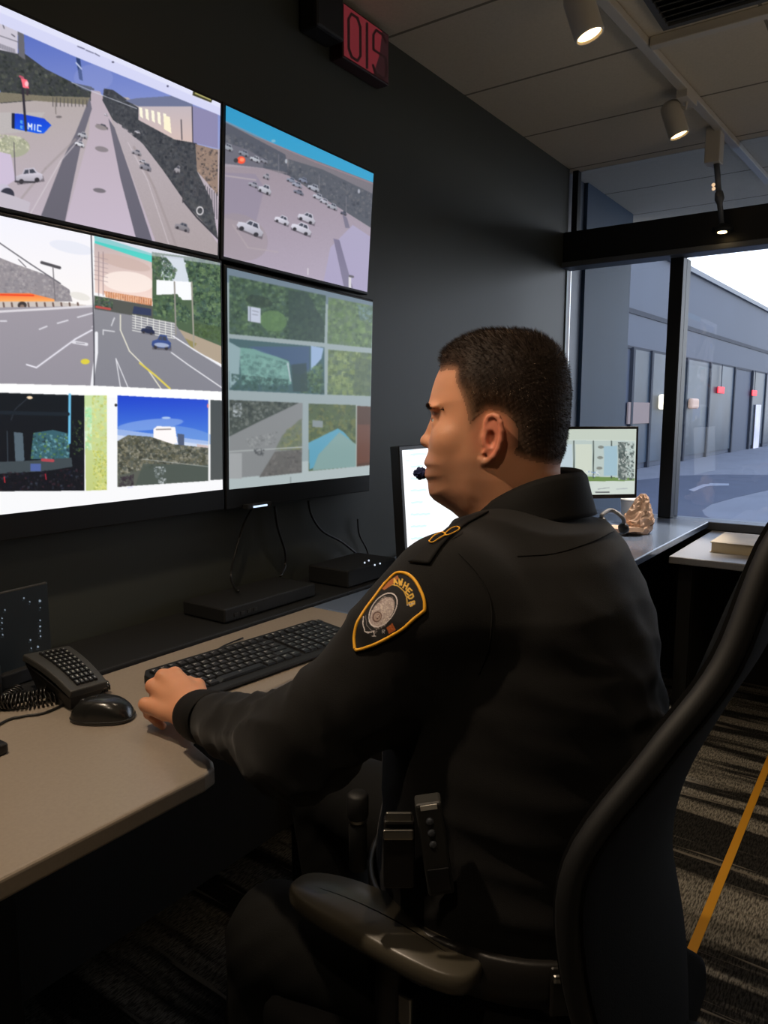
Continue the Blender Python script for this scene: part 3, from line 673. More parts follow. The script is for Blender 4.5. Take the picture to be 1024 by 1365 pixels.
Cc.line([(5, 636), (6, 643)], 1.4, (200, 50, 60)); Cc.line([(60, 632), (61, 639)], 1.4, (180, 40, 60)); Cc.line([(9, 575), (10, 620)], 1.2, (60, 70, 80)); Cc.line([(92.5, 526), (92, 590)], 3.4, (110, 190, 230)); Cc.ell(39, 530, 4, 2, (255, 226, 190)); Cc.line([(36, 531), (20, 545), (14, 560)], 1, (50, 56, 66)); Cc.leaves([(96, 560), (111, 560), (111, 610), (96, 606)], [(50, 70, 50), (90, 110, 60), (20, 30, 40)], 80, 3); Cc.line([(0, 550), (90, 552)], 5, (24, 34, 44))
Cc.poly([(112, 527), (142, 527), (142, 653), (114, 654)], (204, 226, 168), (196, 206, 130)); Cc.leaves([(122, 527), (142, 527), (142, 653), (124, 653)], [(220, 220, 130), (190, 200, 110), (206, 214, 150)], 260, 4); Cc.leaves([(122, 600), (142, 600), (142, 653), (124, 653)], [(150, 160, 70), (206, 206, 90)], 160, 2); Cc.leaves([(113, 540), (122, 540), (122, 600), (113, 600)], [(160, 226, 170), (214, 240, 200)], 70, 5)
Cc.poly([(156, 527), (277, 533), (277, 592), (156, 580)], (26, 66, 206), (84, 140, 226)); Cc.ell(200, 566, 44, 7, (150, 180, 236), -.1, .6); Cc.ell(250, 580, 40, 10, (120, 160, 226), .2, .6); Cc.poly([(156, 572), (277, 588), (277, 604), (156, 596)], (190, 206, 238), al=.7); Cc.ell(221, 557, 6, 1.6, (170, 196, 240))
Cc.poly([(204, 572), (209, 568), (233, 569), (236, 590), (226, 594), (204, 586)], (255, 250, 250)); Cc.line([(208, 572.5), (227, 572)], 1.6, (150, 140, 140)); Cc.poly([(236, 578), (245, 579), (245, 594), (237, 594)], (80, 92, 120)); Cc.poly([(262, 592), (277, 594), (277, 600), (262, 600)], (210, 190, 190))
Cc.poly([(156, 588), (170, 580), (200, 582), (230, 592), (277, 597), (277, 641), (156, 649)], (92, 96, 88)); Cc.leaves([(156, 588), (170, 580), (200, 582), (230, 592), (277, 597), (277, 622), (230, 618), (156, 634)], [(120, 116, 96), (84, 84, 66), (150, 146, 130), (60, 62, 54)], 900, 4); Cc.poly([(190, 618), (277, 620), (277, 641), (180, 647)], (76, 86, 80), al=.8); Cc.leaves([(204, 622), (220, 622), (222, 645), (208, 645)], [(200, 206, 210), (120, 130, 130)], 60, 3); Cc.line([(190, 612), (277, 622)], 1, (180, 184, 180), .7); Cc.leaves([(158, 636), (178, 632), (178, 648), (158, 649)], [(60, 52, 60)], 60, 4)
Cc.ell(154, 540, 1.8, 2, (40, 40, 40)); Cc.ell(277, 541, 1.6, 3, (230, 120, 130)); Cc.poly([(280, 533), (298, 534), (298, 639), (280, 640)], (72, 78, 80), (82, 86, 86)); Cc.line([(277.8, 533), (278, 641)], 1.2, (220, 222, 220))
Cc.line([(170, 650), (176, 649)], 2, (230, 232, 250))

D = Paint(300, 350, 502, 656, 2, (150, 164, 168))
D.poly([(300, 350), (502, 400), (502, 420), (300, 376)], (104, 122, 138)); D.poly([(300, 620), (502, 610), (502, 660), (300, 660)], (176, 188, 190))
G2 = [(52, 76, 56), (74, 100, 68), (38, 58, 48), (92, 122, 84), (60, 84, 76)]
D.poly([(305, 367), (434, 394), (432, 457), (305, 445)], (54, 78, 62)); D.leaves([(305, 367), (434, 394), (432, 457), (305, 445)], G2, 1100, 5); D.poly([(384, 386), (410, 391), (432, 430), (432, 457), (384, 452)], (40, 58, 56), al=.7); D.ell(364, 428, 18, 14, (92, 128, 76), .2, .7); D.ell(345, 402, 18, 8, (36, 50, 44), .2, .6)
D.poly([(330, 408), (347, 411), (347, 431), (330, 428)], (196, 202, 222)); D.line([(333, 409), (333, 428)], 1, (90, 96, 110)); D.line([(336, 414), (344, 416)], 1, (130, 134, 150)); D.line([(336, 419), (343, 420)], 1, (130, 134, 150))
D.poly([(437, 396), (497, 408), (495, 464), (436, 458)], (88, 112, 78)); D.leaves([(437, 396), (497, 408), (495, 464), (436, 458)], [(96, 124, 80), (116, 142, 92), (72, 94, 70), (90, 110, 90)], 500, 6); D.leaves([(474, 406), (497, 408), (495, 430), (480, 428)], [(110, 136, 140), (80, 104, 96)], 80, 4)
D.poly([(305, 451), (432, 463), (432, 526), (305, 520)], (60, 90, 96)); D.poly([(318, 463), (345, 466), (385, 482), (388, 512), (322, 512)], (110, 156, 148)); D.leaves([(318, 466), (385, 484), (388, 514), (320, 514)], [(124, 170, 160), (90, 130, 124), (70, 106, 104)], 300, 5, .6); D.poly([(304, 455), (320, 464), (318, 505), (306, 518)], (140, 166, 172)); D.poly([(330, 462), (412, 462), (412, 500), (392, 498), (384, 480), (350, 470)], (62, 84, 124), al=.8)
D.poly([(414, 461), (431, 464), (428, 478), (414, 494)], (150, 176, 214)); D.leaves([(400, 500), (430, 480), (432, 525), (400, 524)], G2, 200, 5); D.leaves([(308, 498), (384, 506), (384, 522), (308, 520)], [(48, 76, 74), (60, 90, 84)], 160, 5); D.line([(383, 484), (387, 508)], 1.6, (190, 200, 210)); D.poly([(388, 486), (408, 484), (410, 522), (390, 522)], (46, 64, 66), al=.8)
D.poly([(437, 466), (495, 471), (494, 528), (436, 526)], (104, 124, 84)); D.leaves([(437, 466), (495, 471), (494, 528), (436, 526)], [(110, 130, 84), (134, 150, 96), (88, 106, 72), (82, 100, 86)], 500, 6); D.poly([(474, 476), (495, 480), (494, 528), (470, 526)], (74, 90, 76), al=.6)
D.poly([(305, 533), (403, 537), (402, 629), (305, 638)], (130, 132, 134)); D.poly([(305, 533), (398, 537), (345, 562), (305, 582)], (62, 70, 66)); D.leaves([(305, 533), (398, 537), (345, 560), (305, 580)], [(50, 58, 54), (80, 86, 78), (110, 116, 110), (40, 48, 46)], 400, 4); D.leaves([(310, 537), (322, 537), (322, 556), (310, 556)], [(200, 206, 214), (120, 128, 130)], 60, 3)
D.poly([(398, 560), (402, 558), (402, 600), (366, 600), (376, 580)], (104, 112, 96)); D.leaves([(382, 572), (402, 562), (402, 600), (370, 600)], [(96, 108, 84), (124, 126, 84)], 120, 4); D.poly([(345, 636), (366, 602), (402, 599), (402, 630)], (96, 94, 92)); D.leaves([(350, 634), (366, 604), (402, 600), (402, 630)], [(84, 82, 82), (110, 106, 104)], 160, 4); D.line([(305, 602), (402, 596)], 1.6, (170, 174, 174)); D.poly([(305, 604), (322, 604), (322, 638), (305, 638)], (160, 162, 164)); D.leaves([(325, 585), (370, 575), (366, 592), (330, 598)], [(110, 112, 114), (150, 152, 152)], 120, 3); D.leaves([(338, 598), (354, 598), (350, 608), (338, 606)], [(60, 62, 66)], 24, 3)
D.poly([(411, 538), (474, 540), (474, 622), (411, 628)], (76, 92, 64)); D.leaves([(411, 538), (474, 540), (474, 590), (411, 590)], [(84, 100, 64), (64, 78, 58), (110, 114, 66)], 300, 5); D.poly([(411, 590), (450, 571), (458, 576), (472, 592), (450, 610), (412, 626)], (90, 158, 186)); D.poly([(424, 606), (452, 576), (474, 592), (474, 622), (416, 627)], (128, 160, 158)); D.poly([(416, 560), (430, 561), (430, 570), (416, 569)], (130, 140, 144))
D.poly([(475, 541), (495, 542), (493, 620), (475, 622)], (78, 54, 44)); D.poly([(476, 566), (493, 566), (493, 616), (476, 618)], (100, 62, 50)); D.line([(475, 540), (474.5, 622)], 1, (190, 196, 190)); D.line([(387, 636), (387, 644)], 1, (120, 130, 130))

for _p in (A, B, Cc): _p.blur(1)
D.blur(3)
D.a = D.a * .88 + np.array((158, 170, 172), np.float32) * .12
def wall_monitor(label, corners, paint, nu, nv, chin, bez):
    c = sum(corners) / 4
    t = empty('wall_monitor', (c[0], WY, c[2])); tag(t, label, 'monitor', 'monitors of the wall display')
    fr, nn, ex, ey = frame_mesh([p - V3(0, -0.001, 0) for p in corners], bez, t, 0.035, M['bezel'], chin=chin)
    cb = c - nn * 0.036
    MB().box(c[0] - 0.12, c[0] + 0.12, c[1] + 0.03, WY - 0.0005, c[2] - 0.08, c[2] + 0.08).build('wall_bracket', M['matte_black'], t)
    sc = screen_mesh(corners, paint, t, nu, nv, M['screen'])
    return t
wall_monitor('upper left wall monitor showing a long road with a blue sign', [V3(0.69, 1.375, 1.962), V3(1.281, 1.375, 1.962), V3(1.281, 1.40, 1.623), V3(0.69, 1.40, 1.623)], A, 420, 300, 0, 0.008)
wall_monitor('upper right wall monitor showing parked cars under a blue sky', [V3(1.298, 1.375, 1.963), V3(1.888, 1.375, 1.956), V3(1.888, 1.40, 1.614), V3(1.301, 1.40, 1.624)], B, 300, 280, 0, 0.008)
wall_monitor('lower left wall monitor showing a road, night and blue sky views', [V3(0.69, 1.398, 1.606), V3(1.287, 1.398, 1.606), V3(1.287, 1.413, 1.053), V3(0.69, 1.413, 1.053)], Cc, 420, 400, 0.045, 0.008)
wall_monitor('lower right wall monitor showing dim green hedge pictures', [V3(1.309, 1.398, 1.598), V3(1.914, 1.398, 1.586), V3(1.914, 1.413, 1.046), V3(1.309, 1.413, 1.051)], D, 300, 400, 0.045, 0.008)

# ------------------------------------------------------------------ desk monitors at the window end
E1 = Paint(530, 574, 700, 760, 3, (250, 252, 255))
for k in range(9): E1.line([(548, 590 + k * 16), (572 - (k % 3) * 5, 589 + k * 16)], 3, (196, 232, 226), .8)
for k in range(3): E1.line([(540, 600 + k * 7), (552, 600 + k * 7)], 2, (206, 224, 236), .8)
E2 = Paint(690, 566, 856, 668, 3, (206, 216, 208))
E2.poly([(690, 586), (846, 588), (845, 640), (690, 638)], (186, 200, 196)); E2.poly([(690, 632), (846, 637), (846, 641), (690, 643)], (110, 140, 80))
for x in (765, 791, 815): E2.line([(x, 588), (x, 637)], 1.6, (70, 80, 76))
E2.poly([(767, 592), (789, 592), (789, 632), (767, 634)], (206, 214, 200)); E2.poly([(805, 595), (823, 594), (823, 634), (805, 634)], (160, 190, 204)); E2.poly([(690, 592), (763, 592), (763, 634), (690, 634)], (190, 206, 214))
E2.poly([(824, 589), (834, 589), (834, 640), (824, 639)], (96, 108, 106)); E2.leaves([(824, 589), (846, 589), (845, 640), (824, 640)], [(60, 72, 72), (140, 150, 146), (196, 200, 196), (90, 100, 98)], 260, 3); E2.leaves([(755, 625), (800, 628), (800, 636), (755, 636)], [(120, 150, 190), (230, 236, 240)], 60, 2)
for x, y in ((801, 596), (799, 624), (800, 610)): E2.ell(x, y, 4, 2, (130, 136, 130))
E2.poly([(690, 571), (850, 572), (850, 587), (690, 585)], (196, 206, 194)); E2.line([(794, 656), (812, 656)], 1.6, (80, 84, 90)); E2.line([(822, 652), (836, 651)], 1.4, (176, 184, 186)); E2.line([(797, 652), (812, 650)], 1, (150, 156, 160))
def desk_monitor(label, cx, cy, cz, ang, wd, ht, lean, paint, nu, nv, strength, base_z=0.74):
    ex = V3(math.cos(ang), math.sin(ang), 0); nb = V3(-math.sin(ang), math.cos(ang), 0)
    if nb @ (EYE - V3(cx, cy, cz)) < 0: nb = -nb
    ey = V3(0, 0, math.cos(lean)) - nb * math.sin(lean); nn = nb * math.cos(lean) + V3(0, 0, math.sin(lean))
    c = V3(cx, cy, cz)
    cs = [c - ex * wd / 2 + ey * ht / 2, c + ex * wd / 2 + ey * ht / 2, c + ex * wd / 2 - ey * ht / 2, c - ex * wd / 2 - ey * ht / 2]
    t = empty('desk_monitor', (cx, cy, base_z)); tag(t, label, 'monitor')
    frame_mesh([p - nn * 0.001 for p in cs], 0.012, t, 0.03, M['bezel'], chin=0.006)
    sm = M['screen'] if strength == 1.0 else emis_attr('bright_screen', strength)
    screen_mesh(cs, paint, t, nu, nv, sm)
    b = c - nn * 0.06
    MB().obox((b[0], b[1], (cz + base_z) / 2), ex * 0.03, nb * 0.012, V3(0, 0, (cz - base_z) / 2)).build('stand_neck', M['matte_black'], t, bevel=0.004)
    MB().obox(b - nn * -0.02 * 0 + V3(0, 0, 0), ex * 0.05, nb * 0.03, V3(0, 0, 0.05)).build('mount', M['matte_black'], t, bevel=0.004)
    MB().lathe((b[0], b[1], base_z), [(0.095, 0.0005), (0.095, 0.008), (0.085, 0.012), (0.03, 0.016)], 32).build('stand_base', M['matte_black'], t)
    return t
# left one: its left edge stands at pixels (533,585)-(541,738)
a1 = math.atan2(0.05, 1.0)
pL = at_d(536, 660, 2.05)
ex_ = V3(math.cos(a1), math.sin(a1), 0)
c1 = pL + ex_ * 0.275
desk_monitor('desk monitor with bright white page in front of the officer', c1[0], c1[1], 0.985, a1, 0.52, 0.315, math.radians(4), E1, 150, 100, 1.15)
a2 = YAW - math.pi / 2 + math.radians(8)
pR = at_d(847, 616, 3.25)
ex2 = V3(math.cos(a2), math.sin(a2), 0)
c2 = pR - ex2 * 0.26
desk_monitor('desk monitor by the window with a pale floor plan page', c2[0], c2[1], pR[2] + 0.002, a2, 0.52, 0.285, math.radians(2), E2, 160, 100, 1.0)
print('mon', c1, c2)

# ------------------------------------------------------------------ ceiling: track with lamp heads, vent, slot bar, exit sign
def basis(ax):
    ax = np.array(ax, float); ax /= np.linalg.norm(ax)
    a = np.array([0, 0, 1.0]) if abs(ax[2]) < 0.9 else np.array([1.0, 0, 0])
    a = a - ax * (a @ ax); a /= np.linalg.norm(a)
    return ax, a, np.cross(ax, a)
M['lens'] = mat('glowing_lamp_lens', (255, 226, 180), 0.4, emit=(255, 214, 150), estr=9.0)
ta, tb = at_z(800, 0, 2.405), at_z(1024, 245, 2.405)
td = (tb - ta) / np.linalg.norm(tb - ta); tn = np.array([-td[1], td[0], 0])
def trk(s): return ta + td * s
trk0, trk1 = -2.9, np.dot(tb - ta, td) + 0.0
tr = MB().obox((trk(trk0) + trk(trk1)) / 2 + V3(0, 0, 0.0125), td * (trk1 - trk0) / 2, tn * 0.017, V3(0, 0, 0.0122)).build('lamp_track', M['white_metal'], bevel=0.003)
tag(tr, 'long pale lamp track running along the ceiling towards the window', 'lamp track')
def track_head(name, label, mouth, axis, r, L, power, on=True):
    m_ = np.array(mouth, float); ax, a, b = basis(axis)
    top = m_ - ax * L
    t = empty(name, (top[0], top[1], 2.405)); tag(t, label, 'spotlight', 'spotlights on the ceiling track')
    MB().lathe(top, [(r * .55, -0.012), (r * .9, -0.002), (r, 0.01), (r, L - 0.002), (r * .97, L + 0.003), (r * .86, L + 0.003), (r * .82, L - 0.018)], 28, ax).build('lamp_shade', M['white_metal'], t, smooth=True)
    MB().lathe(m_ - ax * 0.019, [(r * .8, 0), (r * .8, 0.015), (r * .4, 0.017)], 28, ax).build('lens', M['lens'], t)
    s_ = (np.array([top[0], top[1], 0]) - ta) @ td; base = trk(s_); base = V3(base[0], base[1], 2.405)
    if not on: base = V3(top[0], top[1], CZ - .002)
    MB().obox(base + V3(0, 0, -0.012), td * 0.06, tn * 0.019, V3(0, 0, 0.013)).tube([base + V3(0, 0, -0.02), base + V3(0, 0, -0.045), top + ax * 0.0], 0.007, 8).build('track_adapter', M['white_metal'], t, bevel=0.002)
    if power:
        ld = bpy.data.lights.new('spot_beam', 'SPOT'); ld.energy = power; ld.color = (1.0, 0.79, 0.58); ld.spot_size = math.radians(100); ld.spot_blend = 0.7; ld.shadow_soft_size = 0.025
        lo = bpy.data.objects.new('spot_beam', ld); COL.objects.link(lo); lo.location = Vector(m_ + ax * 0.012)
        lo.rotation_euler = Vector(ax).to_track_quat('-Z', 'Y').to_euler()
        lo.parent = t; lo.matrix_parent_inverse = Matrix.Translation(-Vector(t.location))
    return t
h1 = at_z(786, 47, 2.275); h2 = at_z(905.5, 180, 2.275)
track_head('track_spotlight', 'glowing ceiling spotlight nearest the camera, at the top of the frame', h1, (0.10, -0.33, -1), 0.041, 0.115, TRACK_POWER[2])
track_head('track_spotlight', 'glowing ceiling spotlight further along the track, towards the window', h2, (0.10, -0.33, -1), 0.037, 0.115, TRACK_POWER[3])
track_head('track_spotlight', 'ceiling spotlight shining down over the keyboard, above the frame', V3(1.35, 0.93, 2.275), (-0.1, 0.1, -1), 0.039, 0.115, TRACK_POWER[1])
track_head('track_spotlight', 'ceiling spotlight shining on the near desktop, above the frame', V3(TRACK_HEADS[0][0], TRACK_HEADS[0][1], 2.275), (0.20, -0.10, -1), 0.039, 0.115, TRACK_POWER[0], False)
track_head('track_spotlight', 'ceiling spotlight over the aisle beside the chair, behind the camera view', V3(-0.05, 0.30, 2.275), (0.30, 0.08, -1), 0.039, 0.115, 13.0, False)
# slim hanging pin spot near the window
pt = at_x(955, 212, 3.50); pm = at_x(963, 309, 3.52)
t = empty('pin_spotlight', (pt[0], pt[1], 2.40)); tag(t, 'slim hanging pin spotlight on a rod close to the window beam', 'spotlight')
MB().box(pt[0] - 0.04, pt[0] + 0.04, pt[1] - 0.02, pt[1] + 0.04, pt[2] - 0.02, CZ - 0.001).build('ceiling_box', M['white_metal'], t, bevel=0.004)
mid = pt + (pm - pt) * 0.45
MB().tube([pt, mid], 0.012, 12).build('rod', M['frame_mid'], t, smooth=True)
MB().lathe(mid, [(0.016, 0), (0.02, 0.03), (0.012, 0.05), (0.010, np.linalg.norm(pm - mid) - 0.03)], 16, pm - mid).build('stem', M['frame_mid'], t, smooth=True)
MB().lathe(pm, [(0.008, -0.035), (0.04, -0.02), (0.046, -0.006), (0.044, 0.0)], 24, (0, 0, -1)).build('lamp_shade', M['frame_dark'], t, smooth=True)
MB().lathe(pm, [(0.018, 0.0), (0.018, 0.004)], 20, (0, 0, -1)).build('lens', M['lens'], t)
q = at_x(951, 249, 3.46)
for k, dz in enumerate((0.008, -0.008)):
    MB().lathe(q + V3(0.0, -0.002 * k, dz), [(0.002, -0.006), (0.007, -0.003), (0.007, 0.003), (0.002, 0.006)], 10, (1, 0.5, 0)).build('indicator_lamp', mat('small_warm_indicator', (255, 220, 180), 0.4, emit=(255, 215, 170), estr=0.8), t, smooth=True)
ld = bpy.data.lights.new('pin_beam', 'SPOT'); ld.energy = 110.0; ld.color = (1.0, 0.88, 0.76); ld.spot_size = math.radians(36); ld.spot_blend = .6; ld.shadow_soft_size = .01
lo = bpy.data.objects.new('pin_beam', ld); COL.objects.link(lo); lo.location = Vector(pm - V3(0, 0, .01)); lo.rotation_euler = (Vector((3.13, .90, .8)) - lo.location).to_track_quat('-Z', 'Y').to_euler()
lo.parent = t; lo.matrix_parent_inverse = Matrix.Translation(-Vector(t.location))
# ceiling vent and slot bar
v0 = at_z(870, 25, CZ)
vt = empty('ceiling_vent', (2.44, 0.2, CZ)); tag(vt, 'dark slatted air vent set in the ceiling at the top right corner', 'vent')
vx0, vx1, vy0, vy1 = 2.18, 2.50, -0.55, 0.70
MB().box(vx0, vx1, vy0, vy1, CZ - 0.004, CZ - 0.0005).build('backing', M['matte_black'], vt)
fr = MB()
for (a, b, c, d) in ((vx0 - .02, vx0, vy0 - .02, vy1 + .02), (vx1, vx1 + .02, vy0 - .02, vy1 + .02), (vx0, vx1, vy0 - .02, vy0), (vx0, vx1, vy1, vy1 + .02)): fr.box(a, b, c, d, CZ - 0.012, CZ - 0.0005)
M['vent'] = mat('dark_grey_vent_metal', (74, 72, 66), 0.6)
fr.build('frame', M['vent'], vt)
for k in range(9):
    x = vx0 + 0.02 + k * 0.034
    MB().obox((x, (vy0 + vy1) / 2, CZ - 0.012), V3(0.011, 0, 0.006), V3(0, (vy1 - vy0) / 2, 0), V3(-0.0006, 0, 0.001)).build('slat', M['vent'], vt)
s0, s1 = at_z(862, 52, CZ - 0.02), at_z(1024, 16, CZ - 0.02)
sb = MB().box(2.555, 2.59, -0.6, s0[1], CZ - 0.03, CZ - 0.0005).build('slot_bar', mat('pale_extrusion', (190, 180, 160), 0.45), bevel=0.003)
tag(sb, 'pale slot diffuser bar across the ceiling beside the vent', 'ceiling bar')

# exit sign seen at the head of the wall
ex0, ex1, ez0, ez1, ey = 1.80, 2.035, 2.262, 2.412, 1.42
es = empty('exit_sign', (1.96, WY, 2.33)); tag(es, 'dim red illuminated exit sign high on the wall under the ceiling', 'sign')
MB().box(ex0, ex1, ey, WY - 0.001, ez0, ez1).build('housing', mat('dark_red_housing', (52, 22, 22), 0.5), es, bevel=0.003)
Ex = Paint(440, 0, 530, 126, 4, (128, 42, 50))
def exq(a, b): return to_px(V3(ex0 + (ex1 - ex0) * a, ey, ez0 + (ez1 - ez0) * b))
def exl(pts, w=4.0, col=(34, 14, 16)): Ex.line([tuple(float(c) for c in exq(a, b)) for a, b in pts], w, col)
Ex.poly([tuple(map(float, exq(a, b))) for a, b in ((.6, -.1), (1.1, -.1), (1.1, 1.1), (.85, 1.1), (.78, .5))], (52, 26, 30))
exl([(.12, .4), (.12, .75), (.18, .88), (.30, .88), (.36, .75), (.36, .22), (.30, .1), (.18, .1), (.12, .22), (.12, .45)], 3.4)
exl([(.50, .08), (.50, .9)], 3.4)
exl([(.92, .8), (.85, .9), (.70, .9), (.64, .78), (.64, .5), (.90, .5), (.93, .4), (.93, .15), (.86, .08), (.68, .08), (.63, .2)], 3.2)
screen_mesh([V3(ex0 + .006, ey, ez1 - .006), V3(ex1 - .006, ey, ez1 - .006), V3(ex1 - .006, ey, ez0 + .006), V3(ex0 + .006, ey, ez0 + .006)], Ex, es, 120, 80, emis_attr('dim_red_sign_face', 0.6), 'sign_face')
sp = MB().box(1.665, 1.785, 1.40, WY - 0.001, 2.29, 2.42).build('wall_speaker', M['matte_black'], bevel=0.008)
tag(sp, 'black box speaker on the wall beside the exit sign', 'speaker')

# ------------------------------------------------------------------ things on the near desk
DZ = 0.74
def rot2(o, a, p): ca, sa = math.cos(a), math.sin(a); return (o[0] + p[0] * ca - p[1] * sa, o[1] + p[0] * sa + p[1] * ca)
M['key'] = mat('black_keycap', (30, 30, 31), 0.38)
M['legend'] = mat('pale_key_legend', (214, 212, 204), 0.6)
def add_keys(parent, fn, rows, kh, h, group=None, m=None):
    out = MB(); leg = MB()
    for (y, xs) in rows:
        for (xa, xb) in xs:
            c = [fn(xa + .001, y), fn(xb - .001, y), fn(xb - .001, y + kh - .002), fn(xa + .001, y + kh - .002)]
            up_ = c[0][1]
            bot = [p for p, n_ in c]; top = []
            cen = sum(p for p, n_ in c) / 4
            for p, n_ in c: top.append(p + (cen - p) * 0.14 + n_ * h)
            out.add(bot + top, [(3, 2, 1, 0), (4, 5, 6, 7), (0, 1, 5, 4), (1, 2, 6, 5), (2, 3, 7, 6), (3, 0, 4, 7)])
            n0 = c[0][1]; tc_ = sum(top) / 4 + n0 * 0.0004
            e1 = (top[1] - top[0]); e1 /= np.linalg.norm(e1); e2 = (top[3] - top[0]); e2 /= np.linalg.norm(e2)
            w_ = min(.0028, (xb - xa) * .2)
            tc_ = tc_ - e1 * 0.002 + e2 * 0.002
            leg.add([tc_ - e1 * w_ - e2 * .0006, tc_ + e1 * w_ - e2 * .0006, tc_ + e1 * w_ + e2 * .0006, tc_ - e1 * w_ + e2 * .0006], [(0, 1, 2, 3)])
            leg.add([tc_ - e1 * w_ - e2 * .0022, tc_ - e1 * (w_ - .0012) - e2 * .0022, tc_ - e1 * (w_ - .0012) + e2 * .0022, tc_ - e1 * w_ + e2 * .0022], [(0, 1, 2, 3)])
    ko = out.build('keys', m or M['key'], parent, bevel=0.0006, seg=1)
    ko['kind'] = 'stuff'
    lo = leg.build('key_legends', M['legend'], parent); lo['kind'] = 'stuff'
# keyboard: 0.45 x 0.17, turned slightly
ka = math.radians(-4.5); ko_ = (0.812, 0.988)
kbd = empty('keyboard', (1.06, 1.06, DZ)); tag(kbd, 'black computer keyboard on the taupe desk under the wall monitors', 'keyboard')
KW, KD = 0.473, 0.163
def kp(x, y, z): X, Y = rot2(ko_, ka, (x, y)); return V3(X, Y, DZ + z)
outl = [(0.0, .02), (.02, .0), (KW - .02, 0), (KW, .02), (KW, KD - .02), (KW - .015, KD), (.015, KD), (0, KD - .02)]
def tilt(y): return 0.010 + y * 0.085
vs = [kp(x, y, 0.003) for x, y in outl] + [kp(x, y, tilt(y)) for x, y in outl]
n_ = len(outl)
MB().add(vs, [tuple(range(n_))[::-1], tuple(range(n_, 2 * n_))] + [(i, (i + 1) % n_, n_ + (i + 1) % n_, n_ + i) for i in range(n_)]).build('case', M['matte_black'], kbd, bevel=0.003)
def kfn(x, y):
    return kp(x, y, tilt(y) + 0.0005), V3(0, 0, 1)
rows = []
pitch = 0.0186
for r in range(6):
    y = 0.022 + r * 0.0205 + (0.005 if r == 5 else 0)
    xs = []
    x = 0.012
    wl_ = [[1.25, 1.25, 1.25, 6.2, 1.25, 1.25, 1.25, 1.25], [2.25] + [1] * 10 + [2.7], [1.75] + [1] * 11 + [2.2], [1.5] + [1] * 12 + [1.45], [1] * 13 + [1.95], [1] + [1.05] * 13][r]
    for w_ in wl_:
        xs.append((x, x + w_ * pitch)); x += w_ * pitch
    x += 0.008
    for _ in range(3): xs.append((x, x + pitch)); x += pitch
    x += 0.004
    while x + pitch < KW - 0.008: xs.append((x, x + pitch)); x += pitch
    rows.append((y, xs))
add_keys(kbd, kfn, rows, 0.0195, 0.0045)
MB().tube(curve_pts([kp(.2, KD, .012), kp(.2, KD + .02, .006), kp(.23, KD + .045, .005), kp(.30, KD + .06, .005)], 8), 0.002, 8).build('cable', M['cable'], kbd, smooth=True)
# mouse
mc = (at_z(133, 955, .755) + 0)
ms = empty('computer_mouse', (0.71, 1.085, DZ)); tag(ms, 'black computer mouse with a lamp glint, left of the hand', 'mouse')
mo = V3(0.690, 1.064, DZ); mang = math.radians(128)
NU, NV = 40, 20
V = []; 
for i in range(NV + 1):
    ph = math.pi / 2 * i / NV
    for j in range(NU):
        th = 2 * math.pi * j / NU
        sx_ = 0.052 * (abs(math.cos(th)) ** .85) * math.copysign(1, math.cos(th)); sy_ = 0.031 * (abs(math.sin(th)) ** .8) * math.copysign(1, math.sin(th))
        k_ = math.cos(ph) ** 0.55
        x, y = sx_ * k_, sy_ * k_ * (1 - .12 * math.cos(th))
        z = 0.038 * math.sin(ph) ** 0.9 * (1 - 0.25 * (x / 0.052 - .1) ** 2)
        X, Y = rot2((mo[0], mo[1]), mang, (x, y)); V.append((X, Y, DZ + 0.001 + z))
F = [(i * NU + j, i * NU + (j + 1) % NU, (i + 1) * NU + (j + 1) % NU, (i + 1) * NU + j) for i in range(NV) for j in range(NU)] + [tuple(range(NU))[::-1]]
raw_mesh('mouse_shell', V, F, mat('satin_black_plastic', (30, 30, 29), 0.24, spec=0.6), ms)
def mpt(x, y):
    k_ = np.clip(1 - (x / .052) ** 2 - (y / .031) ** 2, 0.02, 1); z = 0.038 * k_ ** .42 * (1 - 0.25 * (x / 0.052 - .1) ** 2)
    X, Y = rot2((mo[0], mo[1]), mang, (x, y)); return V3(X, Y, DZ + 0.0018 + z)
MB().tube([mpt(.010 + .0078 * k - .001, 0) for k in range(6)], 0.0009, 6).tube([mpt(.008, -.027 + .0054 * k) for k in range(11)], 0.0008, 6).build('button_seam', M['matte_black'], ms)
wc = mpt(.030, 0); wax = V3(-math.sin(mang), math.cos(mang), 0)
MB().lathe(wc - wax * .0035 - V3(0, 0, .004), [(.005, 0), (.0075, .001), (.0075, .006), (.005, .007)], 20, wax).build('scroll_wheel', M['black_plastic'], ms, smooth=True)
sr = []
for j in range(41):
    th = 2 * math.pi * j / 40; x, y = .0522 * math.cos(th), .0312 * math.sin(th)
    cth, sth = math.cos(th), math.sin(th)
    x = .0522 * abs(cth) ** .85 * math.copysign(1, cth); y = .0315 * abs(sth) ** .8 * math.copysign(1, sth) * (1 - .12 * cth)
    X, Y = rot2((mo[0], mo[1]), mang, (x, y)); sr.append(V3(X, Y, DZ + .006))
MB().tube(sr, 0.0009, 6, cap=False).build('side_seam', M['black_plastic'], ms)

